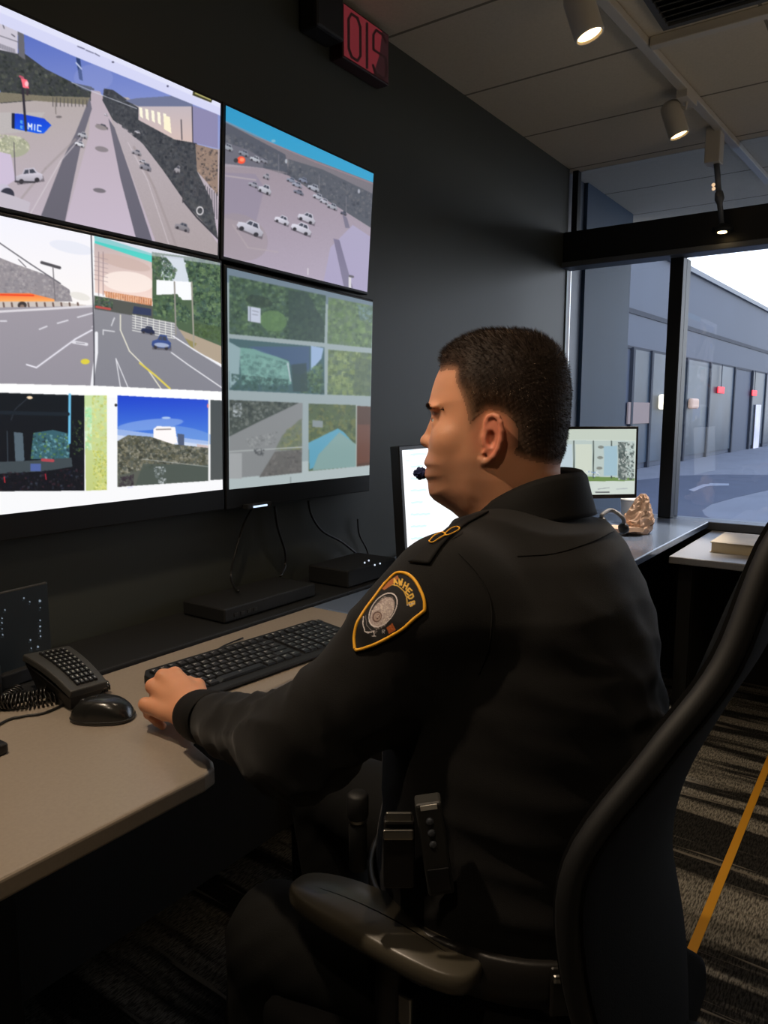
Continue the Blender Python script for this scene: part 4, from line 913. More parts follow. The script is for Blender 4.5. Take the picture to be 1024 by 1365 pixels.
# desk phone keypad unit: sloping keypad on a wedge
ph = empty('desk_phone', (0.80, 1.30, DZ)); tag(ph, 'dark sloping desk phone with rows of keys beside the coiled cord', 'phone')
P1, P2, P3, P4 = at_d(30, 872, 1.33), at_d(92, 860, 1.40), at_d(144, 908, 1.29), at_d(94, 922, 1.24)
P3[2] = max(P3[2], .765); P4[2] = max(P4[2], .76)
nph = np.cross(P2 - P1, P4 - P1); nph /= np.linalg.norm(nph)
if nph[2] < 0: nph = -nph
def php(u, v, w=0.0):    # u along the long side (upper end 0), v across (near side 0)
    s = (P1 * (1 - v) + P2 * v) * (1 - u) + (P4 * (1 - v) + P3 * v) * u
    return s + nph * (w + 0.006 * math.sin(math.pi * u))
gP = np.array([[php(u, v) for v in np.linspace(0, 1, 9)] for u in np.linspace(0, 1, 21)])
nu_, nv_ = gP.shape[:2]
gB = gP - nph * 0.014
Vp = list(gP.reshape(-1, 3)) + list(gB.reshape(-1, 3)); Fp = []
off = nu_ * nv_
for i in range(nu_ - 1):
    for j in range(nv_ - 1):
        a_, b_, c_, d_ = i * nv_ + j, (i + 1) * nv_ + j, (i + 1) * nv_ + j + 1, i * nv_ + j + 1
        Fp.append((a_, b_, c_, d_)); Fp.append((off + d_, off + c_, off + b_, off + a_))
for i in range(nu_ - 1):
    for j in (0, nv_ - 1):
        a_, b_ = i * nv_ + j, (i + 1) * nv_ + j
        Fp.append((a_, off + a_, off + b_, b_) if j == 0 else (b_, off + b_, off + a_, a_))
for j in range(nv_ - 1):
    for i in (0, nu_ - 1):
        a_, b_ = i * nv_ + j, i * nv_ + j + 1
        Fp.append((a_, b_, off + b_, off + a_) if i == 0 else (b_, a_, off + a_, off + b_))
M['phone'] = mat('charcoal_phone_plastic', (52, 52, 50), 0.5, bump=0.05)
o = raw_mesh('faceplate', Vp, Fp, M['phone'], ph, smooth=False); md = o.modifiers.new('b', 'BEVEL'); md.width = .003; md.segments = 2; md.limit_method = 'ANGLE'
base = [P1, P2, P3, P4]
low = [V3(p[0], p[1], DZ + .0005) for p in base]; topb = [p - nph * .015 + (sum(base) / 4 - p) * .06 for p in base]
lw = [l + (sum(low) / 4 - l) * .34 for l in low]
MB().add(lw + topb, [(0, 1, 2, 3), (7, 6, 5, 4), (0, 4, 5, 1), (1, 5, 6, 2), (2, 6, 7, 3), (3, 7, 4, 0)]).build('base', M['matte_black'], ph, bevel=.002)
kout, kleg = MB(), MB()
for r in range(5):
    for c in range(9):
        u = .10 + c * .095; v = .24 + r * .115
        q = [php(u, v, .0005), php(u + .078, v, .0005), php(u + .078, v + .092, .0005), php(u, v + .092, .0005)]
        ce = sum(q) / 4; tp = [p + (ce - p) * .15 + nph * .004 for p in q]
        kout.add(q + tp, [(3, 2, 1, 0), (4, 5, 6, 7), (0, 1, 5, 4), (1, 2, 6, 5), (2, 3, 7, 6), (3, 0, 4, 7)])
        e1 = (tp[1] - tp[0]) / np.linalg.norm(tp[1] - tp[0]); e2 = (tp[3] - tp[0]) / np.linalg.norm(tp[3] - tp[0]); c0 = sum(tp) / 4 + nph * .0003
        kleg.add([c0 - e1 * .0016 - e2 * .0008, c0 + e1 * .0016 - e2 * .0008, c0 + e1 * .0016 + e2 * .0008, c0 - e1 * .0016 + e2 * .0008], [(0, 1, 2, 3)])
kout.build('keys', M['key'], ph); kleg.build('key_legends', M['legend'], ph)
# coiled cord lying in front of the phone
cc = curve_pts([V3(.66, 1.275, DZ + .013), V3(.615, 1.24, DZ + .013), V3(.64, 1.205, DZ + .013), V3(.69, 1.185, DZ + .013), V3(.73, 1.165, DZ + .014), V3(.765, 1.16, DZ + .013)], 60)
coil = []
for i, p in enumerate(cc):
    th = i * 0.85; t_ = cc[min(i + 1, len(cc) - 1)] - cc[max(i - 1, 0)]; t_ /= np.linalg.norm(t_); b_ = V3(-t_[1], t_[0], 0)
    coil.append(p + b_ * math.cos(th) * .0095 + V3(0, 0, 1) * math.sin(th) * .0095)
cd = MB().tube(coil, 0.0019, 6).build('coiled_cord', mat('glossy_black_cord', (26, 25, 24), 0.22, spec=.7), smooth=True); tag(cd, 'glossy black coiled phone cord lying between phone and mouse', 'cord')
cc2 = [p + V3(-.02, .022, .006) for p in cc[:190]]
coil = []
for i, p in enumerate(cc2):
    th = i * 0.9; coil.append(p + V3(.7, .7, 0) * math.cos(th) * .009 + V3(0, 0, 1) * math.sin(th) * .009)
MB().tube(coil, 0.0019, 6).build('cord_loop', bpy.data.materials['glossy_black_cord'], cd, smooth=True)
c_ = MB().tube(curve_pts([V3(.45, 1.10, DZ + .003), at_z(0, 965, DZ + .003), at_z(30, 955, DZ + .003), at_z(60, 950, DZ + .003), V3(.70, 1.17, DZ + .004)], 10), 0.0022, 8).build('mouse_cable', M['cable'], smooth=True); tag(c_, 'thin black cable lying on the desk at the left edge', 'cable')
sm_ = at_z(-4, 1005, DZ)
b_ = MB().box(sm_[0] - .035, sm_[0] + .012, sm_[1] - .014, sm_[1] + .014, DZ + .0002, DZ + .018).build('usb_stick', M['black_plastic'], bevel=.005, seg=3); tag(b_, 'small rounded black plastic box on the desk at the left edge', 'box')
# touch panel standing behind the phone
tpa, tpb = at_d(62, 778, 1.42), at_d(-30, 805, 1.30)
tp = empty('touch_panel', (0.72, 1.30, DZ)); tag(tp, 'thin black touch panel with small white icons at the left edge', 'screen')
ex_t = V3(tpb[0] - tpa[0], tpb[1] - tpa[1], 0); Lt = .19; ex_t /= np.linalg.norm(ex_t)
zt = tpa[2]; zb = .775
cs = [V3(*(tpa[:2] + ex_t[:2] * Lt), zt), V3(tpa[0], tpa[1], zt), V3(tpa[0], tpa[1], zb), V3(*(tpa[:2] + ex_t[:2] * Lt), zb)]
Tp = Paint(-60, 770, 70, 900, 4, (7, 12, 14))
Tp.rng = np.random.RandomState(3)
for (x, y, r) in ((52.5, 801, 1.6), (39, 802, 1), (31, 797, 1), (53, 810, .8), (53, 827, 1), (53, 835, 1.2), (53, 841, 1), (53.5, 848, 1), (40, 853, 1), (50, 862, 1.4), (41, 864, .8), (6, 813, .9), (2, 824, .9), (2, 830, 1), (2, 838, .8), (3, 846, .9)):
    Tp.ell(x, y, r, r, (150, 165, 180)); Tp.line([(x - 3, y + 3), (x + 1, y + 3.4)], .5, (60, 72, 80))
frame_mesh([p - V3(0, 0, 0) for p in cs], .003, tp, .008, mat('panel_casing', (60, 58, 54), 0.35, metal=.5))
screen_mesh(cs, Tp, tp, 150, 100, emis_attr('dim_touch_screen', 0.8))
cm = sum(cs) / 4
MB().obox((cm[0] + .01, cm[1] + .035, .7625), ex_t * .06, V3(.0, .05, 0), V3(0, 0, .0135)).build('stand', M['matte_black'], tp, bevel=.003)
# upright dark handset cup at the far left
hc = at_z(-18, 935, DZ)
hs = empty('phone_handset', (hc[0], hc[1], DZ)); tag(hs, 'dark upright handset end cut off by the left edge of the frame', 'handset')
MB().lathe((hc[0], hc[1], DZ + .0005), [(.022, 0), (.026, .004), (.026, .06), (.023, .066), (.023, .09), (.018, .098)], 24).build('grip', M['phone'], hs, smooth=True)
MB().lathe((hc[0], hc[1], DZ + .098), [(.019, 0), (.021, .003), (.018, .02), (.01, .024)], 24).build('cap', M['black_plastic'], hs, smooth=True)

# boxes and cables under the wall screens
def flatbox(name, x0, x1, y0, y1, z0, z1, label, cat, m='matte_black', rot=0):
    t = empty(name, ((x0 + x1) / 2, (y0 + y1) / 2, z0)); tag(t, label, cat)
    MB().box(x0, x1, y0, y1, z0 + .002, z1, rot).build('case', M[m], t, bevel=.004)
    MB().box(x0 + .02, x1 - .02, y0 + .02, y1 - .02, z0 + .0003, z0 + .003, rot).build('feet', M['black_plastic'], t)
    return t
fb = flatbox('network_box', 1.17, 1.50, 1.29, 1.44, .748, .785, 'flat black box lying on the ledge below the wall monitors', 'box')
for k in range(4):
    MB().box(1.20 + k * .022, 1.212 + k * .022, 1.2885, 1.2905, .76, .768).build('socket', M['key'], fb)
db = flatbox('docking_station', 1.62, 1.86, 1.27, 1.42, .748, .80, 'low black device with tiny white lights behind the sleeve patch', 'box')
M['led'] = mat('small_white_indicator', (230, 240, 255), .4, emit=(220, 235, 255), estr=.9)
for (x, y) in ((485.5, 750), (491, 747), (499, 753), (506, 751)):
    p = at_y(x, y, 1.268); MB().lathe(p, [(.0012, 0), (.0026, .001), (.0026, .003)], 10, (0, -1, 0)).build('indicator_lamp', M['led'], db)
def cable(pts, label, r=.0035):
    o = MB().tube(curve_pts(pts, 12), r, 8).build('cable', M['cable'], smooth=True); tag(o, label, 'cable', 'cables hanging under the wall monitors'); return o
cy = 1.45
cable([at_y(336, 678, cy), at_y(325, 700, cy), at_y(313, 740, cy), at_y(308, 768, cy), at_y(312, 782, 1.40), at_y(318, 788, 1.36)], 'left loop of black cable hanging under the white light bar')
cable([at_y(366, 675, cy), at_y(371, 705, cy), at_y(380, 735, cy), at_y(380, 755, cy), at_y(374, 768, 1.40)], 'second black cable hanging down to the flat box')
cable([at_y(411, 668, cy), at_y(416, 688, cy), at_y(430, 708, cy), at_y(455, 722, cy), at_y(475, 738, 1.445), at_y(487, 750, 1.435)], 'long black cable sweeping right down to the lit device')
cable([at_y(477, 692, cy), at_y(479, 712, cy), at_y(488, 730, cy), at_y(493, 745, 1.435)], 'short black cable just above the lit device', .003)
l0, l1 = at_y(337, 676, 1.40), at_y(355, 673.5, 1.40)
lb = empty('light_bar', (l0[0], 1.40, l0[2])); tag(lb, 'tiny glowing white light bar under the wall monitor edge', 'light')
MB().box(l0[0] - .02, l1[0] + .02, 1.398, 1.43, l0[2] - .004, l0[2] + .008).build('housing', M['matte_black'], lb)
MB().box(l0[0], l1[0], 1.3955, 1.399, l0[2] - .0015, l0[2] + .003).build('diffuser', mat('cool_white_diffuser', (220, 235, 255), .4, emit=(200, 225, 255), estr=1.2), lb)

# ------------------------------------------------------------------ things on the far desk
rng = np.random.RandomState(5)
bc = at_z(850, 716, DZ); 
bag = empty('paper_bag', (3.10, 0.90, DZ)); tag(bag, 'crumpled brown paper bag standing on the desk by the monitor', 'bag')
bx = at_z(851, 714, DZ) + FW * 0.0
bx = V3(3.12, 0.905, DZ)
V = []; NB, NL = 30, 20
rt2 = V3(*RT[:2], 0); rt2 /= np.linalg.norm(rt2); fw2 = V3(*FW[:2], 0); fw2 /= np.linalg.norm(fw2)
for i in range(NL + 1):
    t_ = i / NL
    half = np.interp(t_, [0, .12, .35, .6, .8, .93, 1], [.050, .064, .064, .045, .030, .021, .006]); sh = np.interp(t_, [0, .4, .7, 1], [.004, 0, .013, .026])
    for j in range(NB):
        th = 2 * math.pi * j / NB
        r_ = half * (1 + .10 * math.sin(3 * th + 5 * t_) + .07 * math.sin(5 * th - 7 * t_) + .035 * rng.randn())
        V.append(bx + rt2 * (math.cos(th) * r_ + sh) + fw2 * math.sin(th) * r_ * .8 + V3(0, 0, .001 + t_ * .166 + (.004 * rng.randn() if 0 < i < NL else 0)))
F = [(i * NB + j, i * NB + (j + 1) % NB, (i + 1) * NB + (j + 1) % NB, (i + 1) * NB + j) for i in range(NL) for j in range(NB)] + [tuple(range(NB))[::-1], tuple(NL * NB + k for k in range(NB))]
M['kraft'] = mat('brown_kraft_paper', (216, 182, 158), .6, noise=.2, nscale=25, bump=.2, bscale=60)
raw_mesh('paper_shell', V, F, M['kraft'], bag, smooth=False)
V = []
for i in range(7):
    for j in range(12):
        V.append(bx - V3(*(RT[:2] * .062), 0) + V3(-.03, -.02, .010) + V3(*(RT[:2] * (i / 6 - .5) * .13), 0) + V3(*(FW[:2] * (j / 11 - .5) * .09), .012 + .008 * rng.rand()))
MB().grid(np.array(V).reshape(7, 12, 3)).build('folded_flap', M['kraft'], bag, solid=.018)
cu = at_z(845, 694, DZ)
cp = empty('paper_cup', (3.40, 1.02, DZ)); tag(cp, 'white paper cup behind the crumpled brown bag', 'cup')
cpc = V3(3.38, 1.03, DZ)
cpx = at_d(839, 690, (cpc - EYE) @ FW); cpc = V3(cpx[0], cpx[1], DZ)
MB().lathe(cpc, [(.03, .0005), (.032, .002), (.041, .105), (.043, .108), (.040, .109), (.031, .02)], 28).build('cup_wall', mat('white_cup_card', (246, 246, 242), .6), cp, smooth=True)
MB().lathe(cpc + V3(0, 0, .103), [(.0415, 0), (.0425, .004), (.0425, .009), (.036, .011)], 28).build('lid', mat('white_lid', (220, 220, 222), .4), cp, smooth=True)
hp = empty('headphones', (2.9, 1.0, DZ)); tag(hp, 'grey headband with cups lying between monitor base and bag', 'headphones')
h0, h1_, h2_ = at_d(803, 686, 2.85), at_d(815, 680, 2.9), at_d(830, 690, 2.88)
MB().tube(curve_pts([h0 + V3(0, 0, -.01), h0, h1_, h2_, h2_ + V3(0.02, 0, -.03)], 10), .008, 10).build('headband', mat('grey_headband', (120, 120, 122), .5), hp, smooth=True)
for q_ in (h0 + V3(0, 0, -.03), h2_ + V3(.02, 0, -.045)):
    MB().lathe(V3(q_[0], q_[1], max(q_[2], .775)), [(.012, -.012), (.022, -.008), (.022, .008), (.016, .012)], 20, (1, -.5, .2)).build('ear_cup', M['black_plastic'], hp, smooth=True)
kb = empty('small_keyboard', (2.75, .92, DZ)); tag(kb, 'grey edged tray of papers half hidden behind the shoulder', 'tray')
k0 = at_z(800, 716, DZ) + V3(-.12, -.01, 0)
MB().box(k0[0] - .12, k0[0] + .16, k0[1] - .06, k0[1] + .05, DZ + .0005, DZ + .012, rot=.2, c=None).build('tray_base', M['matte_black'], kb, bevel=.003)
MB().box(k0[0] - .10, k0[0] + .14, k0[1] - .045, k0[1] + .035, DZ + .012, DZ + .02, rot=.2).build('paper', mat('grey_paper', (150, 148, 146), .8), kb)
kb.name = 'paper_tray'
# carton and marker on the side table
b0 = at_z(938, 714, .70); b1 = at_z(985, 722, .70); 
bk = empty('book', (3.2, .5, .70)); tag(bk, 'thick cream book lying flat on the side table by the window', 'book')
u_ = V3(*( (b1 - b0)[:2]), 0); u_ /= np.linalg.norm(u_)
MBb = MB().box(3.08, 3.36, .36, .60, .702, .738)
MBb.build('page_block', mat('cream_page_edges', (206, 190, 158), .8), bk)
MB().box(3.075, 3.365, .355, .605, .738, .742).build('cover', mat('cream_card_cover', (196, 182, 154), .6, noise=.1, nscale=10), bk, bevel=.001)
MB().box(3.075, 3.365, .355, .605, .7003, .7025).build('back_cover', bpy.data.materials['cream_card_cover'], bk)
mk = at_z(968, 729, .70)
o = MB().obox((mk[0], mk[1], .708), V3(.05, .01, 0), V3(-.004, .02, 0), V3(0, 0, .0075)).build('stapler', M['black_plastic'], bevel=.003); tag(o, 'small black block in front of the cream book on the side table', 'box')

# ------------------------------------------------------------------ office chair
M['mesh_fabric'] = mat('black_chair_fabric', (9, 9, 9), 0.9, spec=.12, bump=.3, bscale=700)
M['arm_pad'] = mat('black_polyurethane', (80, 75, 64), 0.32, spec=.5)
ch = empty('office_chair', (0.85, 0.42, 0)); tag(ch, 'black office chair with a tall curved back under the officer', 'chair')
nearp = [(0.725, -0.015, 1.215), (0.700, 0.045, 1.215), (0.677, 0.100, 1.161), (0.640, 0.131, 1.051), (0.607, 0.160, 0.974), (0.575, 0.192, 0.880), (0.572, 0.190, 0.78), (0.60, 0.165, 0.66), (0.66, 0.15, 0.56), (0.72, 0.16, 0.53)]
farp = [(1.20, 0.07, 1.235), (1.19, 0.09, 1.20), (1.17, 0.105, 1.13), (1.13, 0.135, 1.03), (1.095, 0.165, 0.93), (1.045, 0.205, 0.78), (1.022, 0.215, 0.679), (1.015, 0.192, 0.56), (0.99, 0.19, 0.50), (0.94, 0.19, 0.47)]
nearp = [tuple(np.array(p) + RT * (.024 if p[2] > 1.0 else .008 if p[2] > .9 else -.012) + np.array([0, 0, -.012])) for p in nearp]
farp = [tuple(np.array(p) - RT * (.024 + .006 * (i > 2))) for i, p in enumerate(farp)]
nc = curve_pts(nearp, 6); fc = curve_pts(farp, 6)
rows_ = []
for a, b in zip(nc, fc):
    r = []
    for k in range(17):
        t_ = k / 16; p = a * (1 - t_) + b * t_
        r.append(p + V3(.10, -.99, 0) * (0.022 * (1 - (2 * t_ - 1) ** 2)))
    rows_.append(r)
G = np.array(rows_)
MB().grid(G).build('backrest', M['mesh_fabric'], ch, smooth=True, solid=.028, bevel=.008, seg=3)
rim = [G[i, 0] for i in range(len(G))] + [G[-1, j] for j in range(17)] + [G[i, -1] for i in range(len(G) - 1, -1, -1)] + [G[0, j] for j in range(16, -1, -1)]
MB().tube(rim, .011, 10, cap=False).build('back_frame', M['matte_black'], ch, smooth=True)
sp_ = [G[len(G) // 3, 8] + V3(.0, -.03, 0), G[len(G) // 2, 8] + V3(0, -.035, 0), G[int(len(G) * .8), 8] + V3(0, -.03, -.02), V3(.86, .20, .40), V3(.86, .34, .39)]
MB().tube(curve_pts(sp_[2:], 8), .022, 12).build('back_spine', M['black_plastic'], ch, smooth=True)
seat = []
for i in range(15):
    y = .17 + i / 14 * .47
    r = []
    for j in range(15):
        u_ = j / 14 * 2 - 1; w_ = .225 - .03 * (i / 14) ** 3 - .05 * (1 - i / 14) ** 3
        r.append(V3(.835 + u_ * w_ - (y - .4) * .1, y, .455 + .012 * u_ * u_ - .04 * max(0, i / 14 - .75) * 2))
    seat.append(r)
MB().grid(np.array(seat)).build('seat', M['mesh_fabric'], ch, smooth=True, solid=.07, bevel=.02, seg=3)
def rounded_pad(c, f, s, L, W, H, name, parent):
    V = []; F = []; N = 40; K = 8
    for i in range(K + 1):
        ph_ = -math.pi / 2 + math.pi * i / K
        for j in range(N):
            th = 2 * math.pi * j / N
            cx_ = abs(math.cos(th)) ** .75 * math.copysign(1, math.cos(th)); sy = abs(math.sin(th)) ** .75 * math.copysign(1, math.sin(th))
            k_ = .72 + .28 * math.cos(ph_) ** .6
            if i in (0, K): k_ = .02
            p = c + f * cx_ * (L * (1 - (1 - k_) * W / L)) + s * sy * W * k_ * (1 - .06 * cx_) + V3(0, 0, 1) * (H * math.sin(ph_) - .004 * cx_ * cx_ * 2)
            V.append(p)
    F = [(i * N + j, i * N + (j + 1) % N, (i + 1) * N + (j + 1) % N, (i + 1) * N + j) for i in range(K) for j in range(N)]
    return raw_mesh(name, V, F, M['arm_pad'], parent)
af = V3(.02, 1, 0.0); af /= np.linalg.norm(af); as_ = V3(1, -.02, 0)
for (cx_, cy_) in ((.650, .468), (1.15, .46)):
    arm = MB().obox((cx_, cy_ - .01, .628), af * .07, as_ * .022, V3(0, 0, .012)).build('armrest', M['black_plastic'], ch, bevel=.006)
    rounded_pad(V3(cx_, cy_, .650), af, as_, .135, .042, .014, 'arm_pad', arm)
    dx = 1 if cx_ < .86 else -1
    MB().tube(curve_pts([V3(cx_, cy_ - .02, .625), V3(cx_ - .004 * dx, cy_ - .02, .55), V3(cx_ + .01 * dx, cy_ - .02, .46), V3(cx_ + .06 * dx, cy_ - .02, .41), V3(.86, cy_ - .05, .40)], 8), .018, 14).build('arm_post', M['black_plastic'], arm, smooth=True)
    MB().box(cx_ - .012, cx_ + .012, cy_ - .055, cy_ - .035, .545, .585).build('height_button', M['chrome'], arm, bevel=.003)
MB().box(.76, .96, .30, .52, .375, .41).build('seat_mechanism', M['black_plastic'], ch, bevel=.01)
MB().lathe((.86, .41, .10), [(.028, 0), (.028, .14), (.018, .145), (.018, .28)], 20).build('gas_column', M['chrome'], ch, smooth=True)
MB().lathe((.86, .41, .075), [(.03, 0), (.045, .01), (.045, .04), (.03, .05)], 20).build('base_hub', M['black_plastic'], ch, smooth=True)
for k in range(5):
    a = math.radians(20 + 72 * k); d = V3(math.cos(a), math.sin(a), 0); pr_ = V3(-d[1], d[0], 0)
    lg = MB().tube([V3(.86, .41, .10) + d * .03, V3(.86, .41, .095) + d * .15, V3(.86, .41, .075) + d * .30], [.022, .019, .014], 10).build('base_leg', M['black_plastic'], ch, smooth=True)
    cs_ = V3(.86, .41, .028) + d * .30
    MB().lathe(cs_ - pr_ * .022, [(.02, 0), (.027, .003), (.027, .016), (.012, .018), (.012, .026), (.027, .028), (.027, .041), (.02, .044)], 20, pr_).tube([cs_, cs_ + V3(0, 0, .05)], .006, 8).build('caster', M['black_plastic'], lg, smooth=True)

# ------------------------------------------------------------------ the officer: smooth implicit surfaces turned into meshes
def surfnet(F, lo, h):
    S = F < 0
    nx, ny, nz = F.shape
    c = np.zeros((nx - 1, ny - 1, nz - 1), np.int8)
    for a in (0, 1):
        for b in (0, 1):
            for d in (0, 1): c += S[a:nx - 1 + a, b:ny - 1 + b, d:nz - 1 + d]
    act = (c > 0) & (c < 8)
    ids = -np.ones(act.shape, np.int64); I = np.argwhere(act); ids[act] = np.arange(len(I))
    acc = np.zeros((len(I), 3)); cnt = np.zeros(len(I))
    i0, j0, k0 = I.T
    corners = [(a, b, d) for a in (0, 1) for b in (0, 1) for d in (0, 1)]
    for p in corners:
        for ax in range(3):
            if p[ax] == 1: continue
            q = list(p); q[ax] = 1
            f0 = F[i0 + p[0], j0 + p[1], k0 + p[2]]; f1 = F[i0 + q[0], j0 + q[1], k0 + q[2]]
            m = (f0 < 0) != (f1 < 0)
            t = f0 / np.where(m, f0 - f1, 1)
            pt = np.zeros((len(I), 3)); pt[:] = p; pt[:, ax] += t
            acc[m] += pt[m]; cnt[m] += 1
    V = (I + acc / cnt[:, None]) * h + np.array(lo)
    Q = []
    for ax in range(3):
        b, d = [(1, 2), (2, 0), (0, 1)][ax]
        sl0 = [slice(None)] * 3; sl1 = [slice(None)] * 3
        sl0[ax] = slice(0, -1); sl1[ax] = slice(1, None)
        A_, B_ = S[tuple(sl0)], S[tuple(sl1)]
        E = np.argwhere(A_ != B_)
        E = E[(E[:, b] > 0) & (E[:, d] > 0)]
        E = E[(E[:, b] < F.shape[b] - 1) & (E[:, d] < F.shape[d] - 1)]
        sgn = A_[tuple(E.T)]
        def cell(db, dd):
            e = E.copy(); e[:, b] -= db; e[:, d] -= dd; return ids[tuple(e.T)]
        q = np.stack([cell(1, 1), cell(0, 1), cell(0, 0), cell(1, 0)], 1)
        q[~sgn] = q[~sgn][:, ::-1]
        Q.append(q)
    Q = np.concatenate(Q); Q = Q[(Q >= 0).all(1)]
    return V, Q

def smin(a, b, k):
    h = np.clip(0.5 + 0.5 * (b - a) / k, 0, 1)
    return b * (1 - h) + a * h - k * h * (1 - h)
def smax(a, b, k): return -smin(-a, -b, k)
def cone(P, a, b, ra, rb):
    a, b = np.array(a, float), np.array(b, float); ab = b - a
    t = np.clip(((P - a) @ ab) / (ab @ ab), 0, 1)
    return np.linalg.norm(P - a - t[..., None] * ab, axis=-1) - (ra + (rb - ra) * t)
def ellip(P, c, R, ax=None):
    q = P - np.array(c, float)
    if ax is not None: q = q @ np.array(ax, float).T
    R = np.array(R, float)
    k0 = np.linalg.norm(q / R, axis=-1); k1 = np.linalg.norm(q / (R * R), axis=-1) + 1e-9
    return k0 * (k0 - 1) / k1
def gridP(lo, hi, h):
    n = [int(math.ceil((hi[i] - lo[i]) / h)) + 1 for i in range(3)]
    g = np.stack(np.meshgrid(*[lo[i] + h * np.arange(n[i]) for i in range(3)], indexing='ij'), -1).astype(np.float32)
    return g
def hd(a): return V3(math.cos(math.radians(a)), math.sin(math.radians(a)), 0)
Zv = V3(0, 0, 1)

TF, TL = hd(100), hd(190)         # torso forward, torso left
HF, HL = hd(113), hd(203)         # head forward, head left
C0 = at_d(672, 560, 1.05)         # head centre

# ---- head: side profile measured on the mid plane, inflated sideways
def sag(px, py, v=0.0):           # pixel ray -> (forward, up) on the plane v to the left of the middle
    r = ray(px, py); o = C0 + HL * v; t = ((o - EYE) @ HL) / (r @ HL); P = EYE + r * t - C0
    return float(P @ HF), float(P[2])
prof_px = [(586, 494), (581, 505), (577, 518), (573.5, 532), (571.5, 539), (573, 546), (578, 554), (579, 560), (577, 572), (574.5, 586), (573, 598), (571, 604), (568, 611), (566.5, 617), (569, 622), (568, 628), (567, 634), (571, 641), (571.5, 650), (573, 659), (579, 666), (590, 673), (603, 681), (615, 691), (630, 712), (650, 745), (662, 790),
           (775, 800), (768, 740), (757, 690), (748, 650), (747, 622), (752, 595), (758, 560), (757, 520), (749, 490), (733, 466), (708, 451), (682, 446), (655, 449), (628, 457), (606, 470), (593, 482)]
prof = np.array([sag(*p) for p in prof_px])
H_H = 0.0022
hlo = C0 + np.array([-0.16, -0.19, -0.21]); hhi = C0 + np.array([0.16, 0.19, 0.15])
GP = gridP(hlo, hhi, H_H)
q = GP - C0.astype(np.float32)
U_, V_, W_ = q @ HF.astype(np.float32), q @ HL.astype(np.float32), q[..., 2]
# 2D distance table inside the profile
us = np.arange(-.2, .2, .0015); ws = np.arange(-.22, .16, .0015)
UU, WW = np.meshgrid(us, ws, indexing='ij')
def poly_sdf(X, Y, pts):
    d = np.full(X.shape, 1e9); ins = np.zeros(X.shape, bool); n = len(pts)
    for i in range(n):
        ax, ay = pts[i]; bx, by = pts[(i + 1) % n]
        ex, ey_ = bx - ax, by - ay
        t = np.clip(((X - ax) * ex + (Y - ay) * ey_) / (ex * ex + ey_ * ey_ + 1e-12), 0, 1)
        d = np.minimum(d, np.hypot(X - ax - t * ex, Y - ay - t * ey_))
        if ay != by:
            c = ((ay > Y) != (by > Y)) & (X < (bx - ax) * (Y - ay) / (by - ay) + ax); ins ^= c
    return np.where(ins, d, -d)
DT = poly_sdf(UU, WW, prof)
def tab(T, u, w):
    fu = np.clip((u - us[0]) / .0015, 0, len(us) - 1.01); fw = np.clip((w - ws[0]) / .0015, 0, len(ws) - 1.01)
    iu, iw = fu.astype(int), fw.astype(int); tu, tw = fu - iu, fw - iw
    return (T[iu, iw] * (1 - tu) + T[iu + 1, iw] * tu) * (1 - tw) + (T[iu, iw + 1] * (1 - tu) + T[iu + 1, iw + 1] * tu) * tw
def sstep(x, a, b):
    t = np.clip((x - a) / (b - a), 0, 1); return t * t * (3 - 2 * t)
def width(u, w):
    base = np.interp(w, [-.22, -.15, -.11, -.08, -.05, -.02, .02, .06, .11], [.070, .068, .069, .073, .0745, .0745, .0755, .0755, .072])
    front = 1 - .20 * sstep(u, .035, .105) * sstep(w, .03, -.01) - .24 * sstep(u, .03, .10) * sstep(w, -.02, .03)
    chin = 1 - .20 * sstep(u, .04, .10) * sstep(w, -.055, -.095)
    return base * front * chin
def head_f(u, v, w):
    d = tab(DT, u, w)
    R = np.interp(w, [-.2, -.12, -.06, .0, .04, .12], [.062, .055, .048, .055, .075, .085]) 
    R = R * (1 - .25 * sstep(u, .02, .09))
    k = (R - np.minimum(d, R)) / R
    return (np.sqrt((v / width(u, w)) ** 2 + k * k + 1e-9) - 1) * .055
def hp(px, py, v): u, w = sag(px, py, v); return C0 + HF * u + HL * v + Zv * w
F_ = head_f(U_, V_, W_).astype(np.float32)
def local(F, P, c, r, fn):        # evaluate a feature only near its centre
    lo = np.maximum(((np.array(c) - r - P[0, 0, 0]) / H_H).astype(int), 0); hi = np.minimum(((np.array(c) + r - P[0, 0, 0]) / H_H).astype(int) + 1, P.shape[:3])
    s = tuple(slice(lo[i], hi[i]) for i in range(3))
    F[s] = fn(F[s], P[s].astype(np.float64))
# nose
nt, nr, nb_ = hp(565.5, 587, 0), hp(578, 556, 0), hp(573, 598, 0)
def nose(F, P):
    a = cone(P, nr - HF * .004, nt - HF * .006, .0065, .0085)
    b = ellip(P, nt - HF * .004 - Zv * .001, (.0095, .011, .0085), (HF, HL, Zv))
    n = smin(a, b, .006)
    for s in (1, -1):
        n = smin(n, ellip(P, nt - HF * .013 + HL * s * .0115 - Zv * .003, (.0105, .0065, .0078), (HF, HL, Zv)), .005)
        n = smax(n, -ellip(P, nt - HF * .010 + HL * s * .0065 - Zv * .0115, (.0055, .003, .003), (HF, HL, Zv)), .002)
    return smin(F, n, .007)
local(F_, GP, nt, .05, nose)
